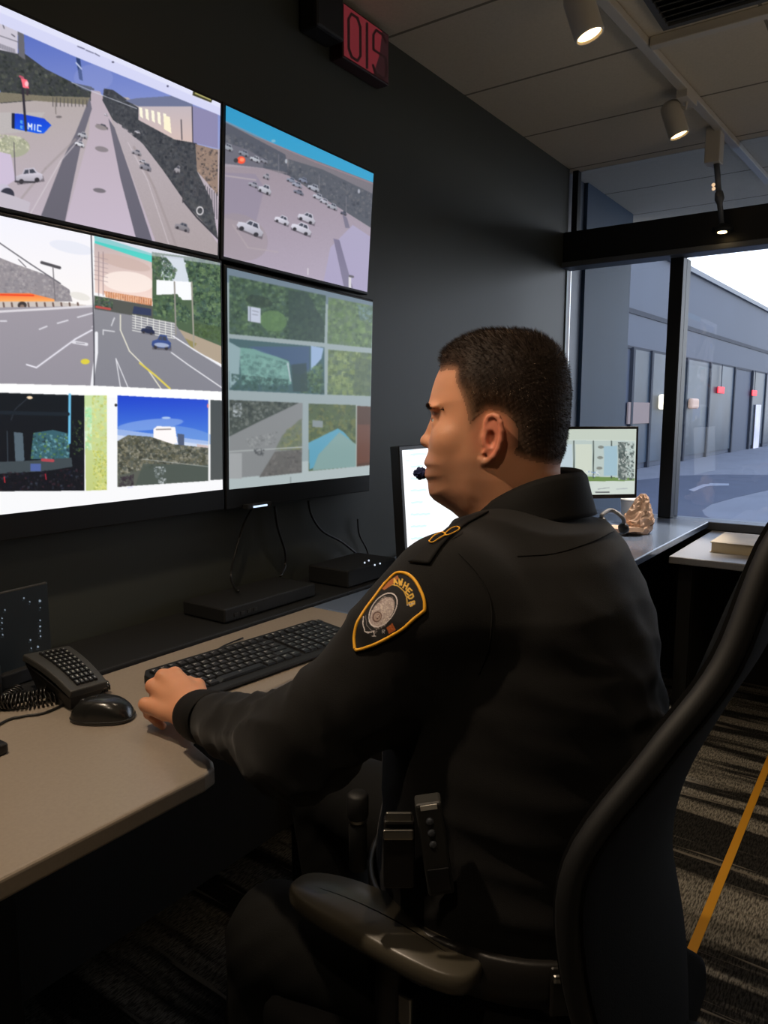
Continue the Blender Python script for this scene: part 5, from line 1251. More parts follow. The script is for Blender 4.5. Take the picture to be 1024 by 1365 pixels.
# brow, eye socket, eyeball, lids, cheeks
for s in (1, -1):
    eo = hp(585, 559, 0) ; u0 = (eo - C0) @ HF; w0 = (eo - C0)[2]
    E_ = C0 + HF * (u0 - .006) + Zv * (w0) + HL * s * .031
    def eye(F, P, s=s, E_=E_):
        F = smax(F, -ellip(P, E_ + HF * .018 + Zv * .001, (.012, .019, .0095), (HF, HL, Zv)), .010)
        F = smin(F, ellip(P, E_ + HF * .006 + Zv * .0175, (.010, .021, .0055), (HF, HL, Zv)), .008)
        lid = np.linalg.norm(P - E_, axis=-1) - .0128
        z = (P - E_)[..., 2]
        lid = np.maximum(lid, -(np.abs(z + .001) - .0022))
        F = smin(F, lid, .002)
        F = smin(F, ellip(P, E_ - Zv * .028 - HF * .012 + HL * s * .010, (.020, .024, .020), (HF, HL, Zv)), .022)
        return F
    local(F_, GP, E_, .06, eye)
# lips
lp = hp(570, 617, 0)
def lips(F, P):
    a = ellip(P, lp - HF * .007 + Zv * .001, (.010, .022, .0048), (HF, HL, Zv)); b = ellip(P, lp - HF * .008 - Zv * .012, (.010, .019, .0052), (HF, HL, Zv))
    F = smin(F, a, .004); F = smin(F, b, .004)
    return smax(F, -ellip(P, lp - HF * .001 - Zv * .0055, (.012, .023, .0012), (HF, HL, Zv)), .002)
local(F_, GP, lp, .04, lips)
# ears
ear_px = [(650, 582), (648.5, 572), (648.5, 563), (652, 556), (658, 553.5), (664.5, 556), (668, 563), (669.5, 574), (668.5, 586), (665, 598), (659, 608), (652, 614.5), (645, 617), (641, 613.5)]
def earP(px, py, out): 
    p = hp(px, py, .080); return p
EV = None
for s in (1, -1):
    pts = []
    for i, (x, y) in enumerate(ear_px):
        p = hp(x, y, .080); u, w = (p - C0) @ HF, (p - C0)[2]
        back = max(0.0, min(1.0, (x - 645) / 25))
        outv = .0765 + .013 * back - (.004 if i > 10 else 0) - (.003 if i == 0 else 0)
        pts.append(C0 + HF * u + Zv * w + HL * s * outv)
    ec = sum(pts) / len(pts)
    inner_px = [(660, 563), (662.5, 574), (662, 586), (656.5, 596), (650, 599), (645, 604)]
    inn = []
    for (x, y) in inner_px:
        p = hp(x, y, .080); inn.append(C0 + HF * ((p - C0) @ HF) + Zv * (p - C0)[2] + HL * s * (.0765 + .009 * max(0, (x - 645) / 25)))
    tg = [C0 + HF * ((hp(x, y, .08) - C0) @ HF) + Zv * (hp(x, y, .08) - C0)[2] + HL * s * .0765 for x, y in ((645.5, 583), (647.5, 592))]
    cn = C0 + HF * ((hp(654.5, 585, .08) - C0) @ HF) + Zv * (hp(654.5, 585, .08) - C0)[2] + HL * s * .082
    n1 = HL * s * 1.0 + HF * .38; n1 /= np.linalg.norm(n1)
    t1 = HF - n1 * (HF @ n1); t1 /= np.linalg.norm(t1)
    def ear(F, P, pts=pts, inn=inn, tg=tg, cn=cn, ec=ec, n1=n1, t1=t1, s=s):
        base = ellip(P, ec - n1 * .001 - HL * s * .0, (.0135, .030, .0028), (t1, Zv, n1))
        base = smin(base, ellip(P, ec - HL * s * .009 + HF * .002, (.009, .020, .010), (HF, Zv, HL)), .006)
        e = base
        rr = [.0022, .0026, .003, .0033, .0034, .0034, .0034, .0033, .0032, .0032, .0036, .0046, .0054, .0044]
        for i in range(len(pts) - 1): e = smin(e, cone(P, pts[i], pts[i + 1], rr[i], rr[i + 1]), .0022)
        for i in range(len(inn) - 1): e = smin(e, cone(P, inn[i], inn[i + 1], .0026, .0026), .002)
        e = smin(e, cone(P, tg[0], tg[1], .0034, .0036), .003)
        e = smax(e, -ellip(P, cn + HL * s * .002, (.0062, .0115, .0085), (HF, Zv, HL)), .0022)
        return smin(F, e, .0028)
    local(F_, GP, ec, .05, ear)
    if s == 1: EARC = ec
Vh, Qh = surfnet(F_, GP[0, 0, 0].astype(float), H_H)
keep = Vh[:, 2] > C0[2] - .195
Qh = Qh[keep[Qh].all(1)]

# ---- hands
HAND_S = 0.0018
def build_hand(wr, kn, up_, fold, h=HAND_S, thumb_side=None, tips=None):
    wr = np.array(wr, float); kn = [np.array(k, float) for k in kn]
    fwd = sum(kn) / 4 - wr; fwd /= np.linalg.norm(fwd)
    side = kn[0] - kn[3]; side -= fwd * (side @ fwd); side /= np.linalg.norm(side)      # towards the thumb
    n = np.cross(side, fwd); 
    if n @ up_ < 0: n = -n
    allp = [wr] + kn
    lo = np.min(allp, 0) - .06; hi = np.max(allp, 0) + .06
    P = gridP(lo, hi, h).astype(np.float64)
    F = cone(P, wr - fwd * .05, wr + fwd * .012, .025, .025)
    fa = ellip(P, wr - fwd * .01, (.05, .029, .0205), (fwd, side, n)); F = smin(fa, F + .006, .012)
    L = [(.043, .026, .020), (.046, .029, .021), (.043, .027, .020), (.034, .021, .018)]; R = [.0098, .0100, .0094, .0084]
    hand = F
    for i, k in enumerate(kn):
        o = (1.5 - i) / 1.5
        s0 = wr + side * o * .016 + fwd * .01
        hand = smin(hand, cone(P, s0, k - n * .0015, .0145, R[i] + .0012), .012)
        hand = smin(hand, cone(P, s0 * .5 + k * .5 - n * .008, k - n * .010, .011, .008), .010)
        hand = smin(hand, np.linalg.norm(P - (k + n * .0012), axis=-1) - R[i] * .98, .004)
    fingers = []
    for i, k in enumerate(kn):
        a1, a2, a3 = fold[i]
        d1 = fwd * math.cos(a1) - n * math.sin(a1); d2 = fwd * math.cos(a1 + a2) - n * math.sin(a1 + a2); d3 = fwd * math.cos(a1 + a2 + a3) - n * math.sin(a1 + a2 + a3)
        sp = side * (1.5 - i) * .0022
        p1 = k - n * .001; p2 = p1 + d1 * L[i][0] + sp; p3 = p2 + d2 * L[i][1]; p4 = p3 + d3 * L[i][2] * .8
        f = cone(P, p1, p2, R[i], R[i] * .90)
        f = smin(f, cone(P, p2, p3, R[i] * .92, R[i] * .84), .0015); f = smin(f, cone(P, p3, p4, R[i] * .84, R[i] * .74), .0015)
        f = smin(f, np.linalg.norm(P - p2, axis=-1) - R[i] * .97, .002)
        fingers.append(f)
    fu = fingers[0]
    for f in fingers[1:]: fu = smin(fu, f, .0018)
    hand = smin(hand, fu, .005)
    b0 = wr + fwd * .022 + side * .022 - n * .006; b1 = b0 + fwd * .036 + side * .017 - n * .014; b2 = b1 + fwd * .027 - side * .002 - n * .008; b3 = b2 + fwd * .018 - side * .012 - n * .003
    th = smin(cone(P, b0, b1, .0150, .0115), cone(P, b1, b2, .0110, .0100), .004); th = smin(th, cone(P, b2, b3, .0100, .0082), .002)
    hand = smin(hand, th, .008)
    return surfnet(hand, P[0, 0, 0], h)
WR = at_z(262, 951, .792)
K_I, K_M, K_R, K_P = at_z(233, 898, .826), at_z(217, 901, .826), at_z(203, 914, .812), at_z(193, 938, .790)
fd_ = math.radians
Vl, Ql = build_hand(WR, [K_I, K_M, K_R, K_P], Zv + V3(-.5, -.2, 0), [(fd_(62), fd_(58), fd_(25)), (fd_(64), fd_(62), fd_(28)), (fd_(62), fd_(66), fd_(30)), (fd_(72), fd_(78), fd_(35))])
Vl[:, 2] = np.maximum(Vl[:, 2], DZ + .0012)
RW = V3(1.11, .60, .645); rf = V3(-.35, .93, -.05); rf /= np.linalg.norm(rf); rs = V3(-.93, -.35, 0)
kr = [RW + rf * .088 + rs * .030, RW + rf * .093 + rs * .010 + Zv * .002, RW + rf * .088 - rs * .010, RW + rf * .078 - rs * .028 - Zv * .003]
Vr, Qr = build_hand(RW, kr, Zv, [(fd_(20), fd_(25), fd_(15)), (fd_(22), fd_(28), fd_(15)), (fd_(24), fd_(30), fd_(18)), (fd_(26), fd_(32), fd_(20))], h=.003)

# ---- hidden core of the body under the clothes, joined to neck and hands
LSH, LEL, LWR = at_d(603, 806, .885), at_d(402, 994, .875), WR
RSH, REL, RWR = V3(1.09, .475, 1.01), V3(1.20, .58, .80), RW
TOR = [  # z, x, y, half breadth, half depth
    (.47, .860, .385, .195, .150), (.56, .862, .390, .200, .168), (.66, .868, .392, .203, .180), (.76, .876, .392, .205, .182), (.86, .886, .392, .208, .176),
    (.95, .898, .398, .212, .162), (1.02, .912, .402, .200, .145), (1.07, .925, .402, .158, .118), (1.10, .935, .412, .112, .100), (1.13, .945, .43, .078, .082), (1.19, .960, .44, .060, .070)]
T_ = np.array(TOR)
def torso_f(P, grow=0.0, ztop=1.16, zbot=.50):
    z = P[..., 2]
    cx = np.interp(z, T_[:, 0], T_[:, 1]); cy = np.interp(z, T_[:, 0], T_[:, 2]); a = np.interp(z, T_[:, 0], T_[:, 3]) + grow; b = np.interp(z, T_[:, 0], T_[:, 4]) + grow
    dx, dy = P[..., 0] - cx, P[..., 1] - cy
    u = dx * TL[0] + dy * TL[1]; v = dx * TF[0] + dy * TF[1]
    r = (np.abs(u / a) ** 2.3 + np.abs(v / b) ** 2.3) ** (1 / 2.3)
    f = (r - 1) * np.minimum(a, b) * .85
    return np.maximum(np.maximum(f, z - ztop), zbot - z)
Pb = gridP((.45, .10, .42), (1.35, 1.05, 1.22), .012).astype(np.float64)
Fb = torso_f(Pb, -.03, 1.07, .46)
for a, b, ra, rb in ((LSH, LEL, .045, .036), (LEL, LWR, .036, .024), (RSH, REL, .045, .036), (REL, RWR, .036, .024)): Fb = smin(Fb, cone(Pb, a, b, ra, rb), .02)
NB_ = C0 - HF * .02
Fb = smin(Fb, cone(Pb, V3(.945, .425, 1.02), V3(NB_[0], NB_[1], 1.10), .05, .045), .02)
HIPL, HIPR = V3(.86, .36, .545) + TL * .10, V3(.86, .36, .545) - TL * .10
KNL, KNR = at_z(352, 1228, .565), V3(1.02, .86, .545)
KNL = at_d(372, 1250, 1.06)
for hh, kk in ((HIPL, KNL), (HIPR, KNR)): Fb = smin(Fb, cone(Pb, hh, kk, .065, .045), .02)
Vb, Qb = surfnet(Fb, Pb[0, 0, 0], .012)
allV = [Vh, Vl, Vr, Vb]; offs = np.cumsum([0] + [len(v) for v in allV])
BV = np.concatenate(allV); BQ = np.concatenate([Qh + offs[0], Ql + offs[1], Qr + offs[2], Qb + offs[3]])
# ---- skin colour
def L3(c): return np.array(lin(c)[:3])
skin = np.tile(L3((214, 152, 116)), (len(BV), 1))
hq = BV[:offs[1]] - C0; hu, hv, hw = hq @ HF, hq @ HL, hq[:, 2]
n1_ = np.sin(BV @ V3(90, 60, 70)) * np.sin(BV @ V3(-50, 80, 40)) 
skin *= (1 + .03 * n1_)[:, None]
sk = skin[:offs[1]]
edist = np.linalg.norm((BV[:offs[1]] - EARC) / 1.0, axis=1); ek = (1 - sstep(edist, .022, .04)) * sstep(np.abs(hv), .070, .080)
sk[:] = sk * (1 - ek[:, None] * .55) + L3((222, 120, 100)) * ek[:, None] * .55
bk_ = sstep(hu, .0, .03) * sstep(hw, -.045, -.06) * sstep(hw, -.14, -.11) * .35         # shaved beard tone
sk[:] = sk * (1 - bk_[:, None]) + L3((140, 104, 86)) * bk_[:, None]
lipd = np.abs(hw - (lp - C0)[2] + .005); lk = (1 - sstep(lipd, .006, .011)) * sstep(hu, (lp - C0) @ HF - .016, (lp - C0) @ HF - .008) * (np.abs(hv) < .022)
sk[:] = sk * (1 - lk[:, None] * .6) + L3((176, 96, 88)) * lk[:, None] * .6
# hair region on the side plane
hair_px = [(581, 497), (592, 494), (603, 495), (604, 510), (611, 524), (617, 538), (621, 552), (623, 566), (624.5, 576), (632, 574), (640, 566), (645, 554), (652, 549), (664, 550), (673, 558), (676, 572), (675, 588), (672, 600), (684, 608), (705, 617), (730, 622), (760, 628), (800, 600), (800, 430), (560, 420), (566, 480)]
hair_poly = [sag(x, y, .070) for x, y in hair_px]
HT = poly_sdf(UU, WW, hair_poly)
hm = tab(HT, hu, hw)
m_in = sstep(hm, -.004, .016)
scalp = m_in * (.55 + .4 * sstep(hm, .0, .03))
sk[:] = sk * (1 - scalp[:, None]) + L3((44, 33, 26)) * scalp[:, None]
skin[:offs[1]] = sk

PER = empty('person', (.86, .42, 0)); tag(PER, 'officer in black uniform seated at the desk, profile left, hand by the keyboard', 'person')
M['skin'] = diff_attr('warm_skin', rough=.48, bump=.12, sss=.12, spec=.4)
M['skin'].node_tree.nodes['Principled BSDF'].inputs['Subsurface Radius'].default_value = (1.0, .35, .2)
M['skin'].node_tree.nodes['Principled BSDF'].inputs['Subsurface Scale'].default_value = .004
body = raw_mesh('body', BV, BQ, M['skin'], PER, True, skin)
# eyeballs
M['eye_white'] = mat('eye_white', (225, 215, 205), .2)
M['iris'] = mat('dark_iris', (40, 26, 20), .15)
for s in (1, -1):
    E_ = C0 + HF * (u0 - .006) + Zv * w0 + HL * s * .031
    e = MB().lathe(E_ - HF * .0115, [(.0001, 0), (.006, .0016), (.010, .0055), (.0115, .0115), (.010, .0175), (.006, .0214), (.0001, .023)], 20, HF).build('eyeball', M['eye_white'], body, smooth=True)
    MB().lathe(E_ + HF * .0098, [(.0056, 0), (.0046, .0012), (.0001, .0022)], 16, HF).build('iris', M['iris'], body, smooth=True)
# hair shell lifted off the scalp, longer on top
me = body.data
nrm = np.zeros((len(me.vertices), 3), np.float32); me.vertices.foreach_get('normal', nrm.ravel())
nh = nrm[:offs[1]].astype(float)
rngh = np.random.RandomState(11)
earmask = (np.linalg.norm(BV[:offs[1]] - EARC, axis=1) > .034) | (hw > .03)
far_e = EARC - HL * 2 * ((EARC - C0) @ HL); earmask &= (np.linalg.norm(BV[:offs[1]] - far_e, axis=1) > .034) | (hw > .03)
inn_ = (hm > .002) & earmask
topk = sstep(hw, .045, .10) 
front = sstep(hu, .05, .09)
thick = sstep(hm, .002, .024) * (.0015 + .0035 * sstep(hw, .0, .05) + .0055 * topk)
thick = thick + 0
bumpn = .0006 * np.sin(BV[:offs[1]] @ V3(700, 200, 500)) * np.sin(BV[:offs[1]] @ V3(-300, 640, 350))
HV = BV[:offs[1]] + nh * (thick + bumpn * sstep(hm, .002, .015) + .0002)[:, None]
qk = inn_[Qh].all(1)
hQ = Qh[qk]; used = np.unique(hQ); rem = -np.ones(len(HV), int); rem[used] = np.arange(len(used))
hcol = np.tile(L3((40, 29, 22)), (len(used), 1)) * (1 + .25 * rngh.randn(len(used), 1) * .5)
fk = (1 - sstep(hm[used], .004, .040)) * (.35 + .65 * sstep(hu[used], -.03, .03)) * (1 - .8 * sstep(hw[used], .03, .06))
hcol = hcol * (1 - fk[:, None] * .75) + L3((128, 96, 72)) * fk[:, None] * .75
fk2 = (1 - sstep(hm[used], .002, .013))[:, None] * .8
hcol = hcol * (1 - fk2) + L3((168, 120, 92)) * fk2
M['hair'] = diff_attr('dark_brown_hair', rough=.65, spec=.25)
hair = raw_mesh('hair', HV[used], rem[hQ], M['hair'], PER, True, np.clip(hcol, 0, 1))
# short strands
ns = 26000
cent = HV[hQ].mean(1); cn_ = nh[hQ[:, 0]]
cm_ = hm[hQ[:, 0]]; cw_ = hw[hQ[:, 0]]; cu_ = hu[hQ[:, 0]]; ctk = topk[hQ[:, 0]]
sel = rngh.randint(len(cent), size=ns); sel = sel[rngh.rand(ns) < sstep(cm_[sel], .002, .022) * .9 + .1]
b_ = cent[sel] + rngh.randn(len(sel), 3) * .0008; n_ = cn_[sel]
down = -Zv[None, :] * (1 - ctk[sel])[:, None] * .9 + HF[None, :] * ctk[sel][:, None] * .75 - HF[None, :] * (1 - ctk[sel])[:, None] * .35
ln = (.0022 + .0015 * rngh.rand(len(sel)) + .0045 * ctk[sel] + .001 * sstep(cw_[sel], 0, .05))
ln = ln * (.4 + .6 * sstep(cm_[sel], 0, .02))
dirn = n_ * .85 + down + rngh.randn(len(sel), 3) * .25
dirn /= np.linalg.norm(dirn, axis=1)[:, None]
sd_ = np.cross(dirn, rngh.randn(len(sel), 3)); sd_ /= np.linalg.norm(sd_, axis=1)[:, None]
wd = .00022 + .0001 * rngh.rand(len(sel))
v0_ = b_ - n_ * .0006 - sd_ * wd[:, None]; v1_ = b_ - n_ * .0006 + sd_ * wd[:, None]; v2_ = b_ + dirn * ln[:, None]
SV = np.stack([v0_, v1_, v2_], 1).reshape(-1, 3); SF = np.arange(len(SV)).reshape(-1, 3)
grey = (rngh.rand(len(sel)) < .10 * (1 - sstep(np.abs(cu_[sel] - .03), .03, .07)) * (1 - ctk[sel]) + .02)
sc = np.where(grey[:, None], L3((150, 132, 110)), L3((52, 40, 31))) * (.7 + .6 * rngh.rand(len(sel), 1))
st_ = raw_mesh('hair_strands', SV, SF, M['hair'], hair, False, np.repeat(np.clip(sc, 0, 1), 3, 0)); st_['kind'] = 'stuff'
# eyebrows
bt = BVHTree.FromPolygons([Vector(v) for v in Vh.tolist()], Qh.tolist())
for s in (1, -1):
    pts = []
    for t_ in np.linspace(0, 1, 60):
        for _ in range(5):
            uu = .011 + .042 * t_; ww = w0 + .017 + .005 * math.sin(math.pi * t_ * .9) - .004 * t_ + rngh.randn() * .0011
            o_ = C0 + HF * .14 + HL * s * uu + Zv * ww
            hit = bt.ray_cast(Vector(o_), Vector(-HF), .14)
            if hit[0] is None: continue
            p = np.array(hit[0]); n2 = np.array(hit[1]); d_ = HL * s * .9 + n2 * .35 + Zv * (.3 - .5 * t_) + rngh.randn(3) * .15; d_ /= np.linalg.norm(d_); c_ = np.cross(d_, n2); c_ /= np.linalg.norm(c_)
            pts += [p - c_ * .0004, p + c_ * .0004, p + d_ * .0065 + n2 * .0005]
    raw_mesh('eyebrow', np.array(pts), np.arange(len(pts)).reshape(-1, 3), mat('dark_eyebrow_hair', (34, 24, 18), .7), body, False)

# ------------------------------------------------------------------ uniform shirt
def noise3(P, fr, seed):
    r = np.random.RandomState(seed); out = 0
    for k in range(4):
        d = r.randn(3); d *= fr * (1 + .5 * k) / np.linalg.norm(d); e = r.randn(3); e *= fr * .8 / np.linalg.norm(e)
        out = out + np.sin(P @ d + 2.0 * np.sin(P @ e + r.rand() * 6) + r.rand() * 6) / (1 + .5 * k)
    return out / 2.2
def arm_f(P, a, b, c, ra, rb, rc, seed, pulls):
    f = cone(P, a, b, ra, rb); g = cone(P, b, c, rb, rc)
    f = smin(f, g, .03)
    for (o, d0, fr, am, sg) in pulls:      # ripples: phase along d0, fading away from o
        d0 = d0 / np.linalg.norm(d0); q_ = P - o
        ph_ = q_ @ d0 * fr * .55 + 1.6 * np.sin(q_ @ V3(27, -23, 31) + seed) + .8 * np.sin(q_ @ V3(-40, 35, 20))
        w_ = np.exp(-np.sum(q_ * q_, -1) / (2 * sg * sg))
        f = f + am * 2.1 * (np.abs(np.sin(ph_)) ** .8 - .6) * w_
    return f
hS = .0052
Ps = gridP((.48, .12, .50), (1.33, .93, 1.19), hS).astype(np.float64)
Fs = torso_f(Ps, 0.0, 1.100, .60)
Fs = smin(Fs, cone(Ps, V3(.950, .43, 1.070), LSH + Zv * .010, .056, .064), .05)
Fs = smin(Fs, cone(Ps, V3(.965, .435, 1.068), RSH + Zv * .002, .052, .066), .05)
ld_ = (LEL - LSH) / np.linalg.norm(LEL - LSH); fdn = (LWR - LEL) / np.linalg.norm(LWR - LEL)
WRS = WR - fdn * .012
La = arm_f(Ps, LSH, LEL, WRS, .083, .062, .0395, 1, [
    (LEL, fdn - ld_ * .2, 95, .007, .055), (LEL + fdn * .10, fdn + Zv * .5, 85, .0055, .05), (LEL + fdn * .19, fdn - Zv * .3, 110, .004, .035), (LSH + ld_ * .14, ld_ + Zv * .4, 60, .004, .06)])
Fs = smin(Fs, La, .035)
Ra = arm_f(Ps, RSH, REL, RWR, .083, .062, .040, 2, [(REL, RWR - REL, 90, .006, .06)])
Fs = smin(Fs, Ra, .035)
# folds over the back and waist
Fs = Fs + .0060 * noise3(Ps, 22, 5) * sstep(Ps[..., 2], 1.1, .98)
bq = Ps - V3(.92, .24, .80); Fs = Fs + .004 * (np.abs(np.sin(bq @ V3(25, 10, 62) + 1.2 * np.sin(bq @ V3(14, 9, -10)))) - .6) * np.exp(-np.sum(bq * bq, -1) / (2 * .15 ** 2))
bq = Ps - V3(.76, .36, .66); Fs = Fs + .006 * (np.abs(np.sin(bq @ V3(8, 14, 58) + 1.5 * np.sin(bq @ V3(14, 19, -10)))) - .6) * np.exp(-np.sum(bq * bq, -1) / (2 * .10 ** 2))
bq = Ps - V3(.80, .33, .92); Fs = Fs + .005 * (np.abs(np.sin(bq @ V3(30, -22, 40) + 1.0 * np.sin(bq @ V3(-14, 19, 20)))) - .6) * np.exp(-np.sum(bq * bq, -1) / (2 * .09 ** 2))
# neck opening
nk = cone(Ps, V3(.955, .44, 1.05), C0 - HF * .028 + V3(0, 0, -.06), .066, .072)
Fs = smax(Fs, -nk, .006)
Fs = np.maximum(Fs, (Ps - WRS) @ fdn)          # sleeve ends at the wrist
Fs = np.maximum(Fs, np.where(np.linalg.norm(Ps - RWR, axis=-1) < .09, (Ps - RWR) @ (rf) - .0, -1))
Vs, Qs = surfnet(Fs, Ps[0, 0, 0], hS)
M['shirt'] = mat('black_uniform_cloth', (16, 15, 14), .82, spec=.2, bump=.25, bscale=900, sheen=.1)
shirt = raw_mesh('shirt', Vs, Qs, M['shirt'], PER)
md = shirt.modifiers.new('smooth', 'SMOOTH'); md.iterations = 2; md.factor = .5
SB = BVHTree.FromPolygons([Vector(v) for v in Vs.tolist()], Qs.tolist())
def on_shirt(px, py, off=.0015):      # point where the pixel ray first meets the cloth
    r = ray(px, py); r = r / np.linalg.norm(r)
    hit = SB.ray_cast(Vector(EYE), Vector(r), 5)
    if hit[0] is None: return None
    n2 = np.array(hit[1]); 
    if n2 @ r > 0: n2 = -n2
    return np.array(hit[0]) + n2 * off
# collar
M['collar'] = mat('black_collar_cloth', (19, 18, 17), .78, spec=.22, bump=.2, bscale=900)
nb0 = V3(.957, .437, 0)
def ring(t):    # t: 0 at front, going round the left side, 1 back at the front
    return None
ccx, ccy = C0[0] - HF[0] * .030, C0[1] - HF[1] * .030
rows_ = []
for i, (zz, gr, tiltf) in enumerate([(1.055, .008, 0), (1.10, .006, 0), (1.130, .003, 0), (1.150, .002, 0), (1.156, .004, 0), (1.150, .009, 0), (1.128, .015, 0), (1.104, .022, 0), (1.098, .024, 0)]):
    r = []
    for j in range(49):
        th = 2 * math.pi * (j / 48) * .93 + math.pi * .07
        u_, v_ = math.cos(th), math.sin(th)
        fall = -.026 - .036 * u_ + .022 * v_ * v_
        r.append(V3(ccx, ccy, zz + fall) + HF * u_ * (.077 + gr) + HL * v_ * (.077 + gr))
    rows_.append(r)
MB().grid(np.array(rows_)).build('collar', M['collar'], shirt, smooth=True, solid=.003)
# cuff at the left wrist
cb = []
sx1 = np.cross(fdn, Zv); sx1 /= np.linalg.norm(sx1); sy1 = np.cross(sx1, fdn)
for i, (t_, r_) in enumerate([(-.058, .0405), (-.052, .0425), (-.030, .0415), (-.004, .0400), (.004, .0395), (.005, .0365), (-.01, .036)]):
    cb.append([WRS + fdn * t_ + (sx1 * math.cos(a) * 1.02 + sy1 * math.sin(a) * .92) * r_ * (1 + .015 * math.sin(3 * a)) for a in np.linspace(0, 2 * math.pi, 41)])
cuff = MB().grid(np.array(cb)).build('cuff', M['collar'], shirt, smooth=True, solid=.002)
bp_ = WRS + fdn * -.026 + (-sx1 * .1 - Zv * .0) * 0
# epaulette: strap over the near shoulder
def strip(pxl, pxr, off, nu=24, nv=7):
    a = curve_pts([V3(*p, 0) for p in pxl], nu // (len(pxl) - 1)); b = curve_pts([V3(*p, 0) for p in pxr], nu // (len(pxr) - 1))
    rows = []
    for p, q_ in zip(a, b):
        r = []
        for k in range(nv):
            t_ = k / (nv - 1); w_ = on_shirt(*(p[:2] * (1 - t_) + q_[:2] * t_), off)
            r.append(w_)
        rows.append(r)
    return rows
def fill(rows):
    last = None; flat = [x for r in rows for x in r if x is not None]
    if not flat: return None
    mean = sum(flat) / len(flat)
    for r in rows:
        for k in range(len(r)):
            if r[k] is None: r[k] = last if last is not None else mean
            last = r[k]
    return np.array(rows)
ep = fill(strip([(620, 692), (598, 706), (572, 727), (546, 750)], [(652, 684), (620, 702), (594, 724), (573, 753)], .0022))
if ep is not None: MB().grid(ep).build('epaulette', M['collar'], shirt, smooth=True, solid=.0025)
# gold collar pin
g0 = [at_d(569, 720, .93), at_d(577, 713, .935), at_d(590, 707, .94), at_d(604, 704, .95), at_d(596, 712, .94), at_d(582, 719, .935)]
M['gold'] = mat('gold_thread', (252, 184, 46), .5, spec=.4)
gp_ = [on_shirt(x + 4, y + 4, .0055) for x, y in ((570, 722), (577, 715), (586, 711), (590, 714), (582, 719), (574, 724))]
gp2 = [on_shirt(x + 4, y + 4, .0055) for x, y in ((590, 712), (598, 706), (606, 704), (608, 707), (600, 712), (592, 715))]
for g_ in (gp_, gp2):
    g_ = [p for p in g_ if p is not None]
    if len(g_) >= 4:
        g_.append(g_[0]); MB().tube(curve_pts(g_, 5), .0009, 6, cap=False).build('gold_pin', M['gold'], shirt, smooth=True)
# sleeve patch
PO = [(474.5, 866), (474, 850), (477.5, 833), (482, 824), (490, 812), (500, 799), (511, 784), (520, 774), (529, 766), (536, 764.5), (545, 766.5), (554, 774), (561, 786), (566, 799), (567, 812), (564.5, 816), (552, 826), (537, 839), (522, 848), (505, 857), (490, 863), (478, 867)]
Pp = Paint(462, 754, 580, 878, 6, (26, 25, 26)); Pp.poly(PO, (28, 27, 28))
SIL = (226, 218, 220)
Pp.ell(511, 816, 13.2, 24, (70, 66, 68), .62); Pp.ell(511, 817, 12.2, 22.5, (176, 162, 160), .62); Pp.leaves([(497, 836), (497, 815), (512, 796), (526, 797), (527, 815), (514, 836), (503, 841)], [(204, 192, 188), (140, 124, 122), (224, 214, 212), (176, 156, 154), (236, 226, 214)], 700, 1.6, .6)
Pp.ell(504, 823, 6.2, 7.4, (110, 88, 84), .5); Pp.ell(504.5, 823, 4.6, 5.6, (170, 150, 142), .5); Pp.ell(505, 823, 2.4, 3.2, (96, 70, 66), .5); Pp.text('R', (503.4, 825), (2.4, -.6), (.5, -3.6), .7, (220, 206, 200))
Pp.ell(512, 814, 15, 26, SIL, .62, ring=1.0); Pp.line([(486, 823), (485, 832), (488, 842), (492, 844), (500, 842)], 1.0, SIL); Pp.line([(489, 822), (490, 834), (496, 841), (504, 842)], .8, (120, 116, 120))
Pp.line([(499, 842), (500, 848.5)], .9, SIL); Pp.line([(497, 848), (502, 848.6)], .8, SIL); Pp.text('F', (500.5, 846), (2.2, -.5), (.3, -2.6), .5, (150, 146, 148)); Pp.text('R', (510.5, 844.5), (3, -.6), (.6, -4.4), .8, (170, 168, 172))
Pp.poly([(516.5, 837), (524.5, 831), (529, 839.5), (520, 845)], (176, 92, 42)); Pp.leaves([(517, 837), (524.5, 832), (528, 839), (520, 844)], [(200, 116, 60), (140, 70, 36)], 60, 1.4)
Pp.line([(516, 785), (524, 780.5), (532, 782), (540, 789), (543.5, 797), (544, 807)], 1.6, (206, 166, 74)); Pp.poly([(511, 786), (522, 774.5), (532, 768), (533, 772), (525, 780), (514, 788)], (176, 104, 58))
for ch_, (x, y), an in (('A', (528.5, 780.5), -.28), ('W', (534.5, 780.8), .05), ('H', (540, 784.5), .42), ('E', (543, 790.5), .75), ('D', (545.5, 796.5), 1.0), ('B', (546.5, 804.5), 1.25)):
    ux_ = (4.4 * math.cos(an), 4.4 * math.sin(an)); uy_ = (7.6 * math.sin(an) , -7.6 * math.cos(an))
    Pp.text(ch_, (x - ux_[0] * .3, y + ux_[1] * .0), ux_, uy_, 2.0, (236, 190, 84))
Pp.line([(544, 807.5), (553, 804.5)], 1, (200, 190, 190))
pm = Pp.mask(PO)
xs = np.arange(466, 574, .7); ys = np.arange(758, 874, .7)
GV = {}; PV = []; PC = []
pin = poly_sdf(*np.meshgrid(xs, ys, indexing='ij'), PO)
for i, x in enumerate(xs):
    for j, y in enumerate(ys):
        if pin[i, j] > -.4:
            w_ = on_shirt(x, y, .0022)
            if w_ is None: continue
            GV[(i, j)] = len(PV); PV.append(w_); PC.append((x, y))
PF = [[GV[(i, j)], GV[(i, j + 1)], GV[(i + 1, j + 1)], GV[(i + 1, j)]] for (i, j) in GV if (i + 1, j) in GV and (i, j + 1) in GV and (i + 1, j + 1) in GV]
PV = np.array(PV)
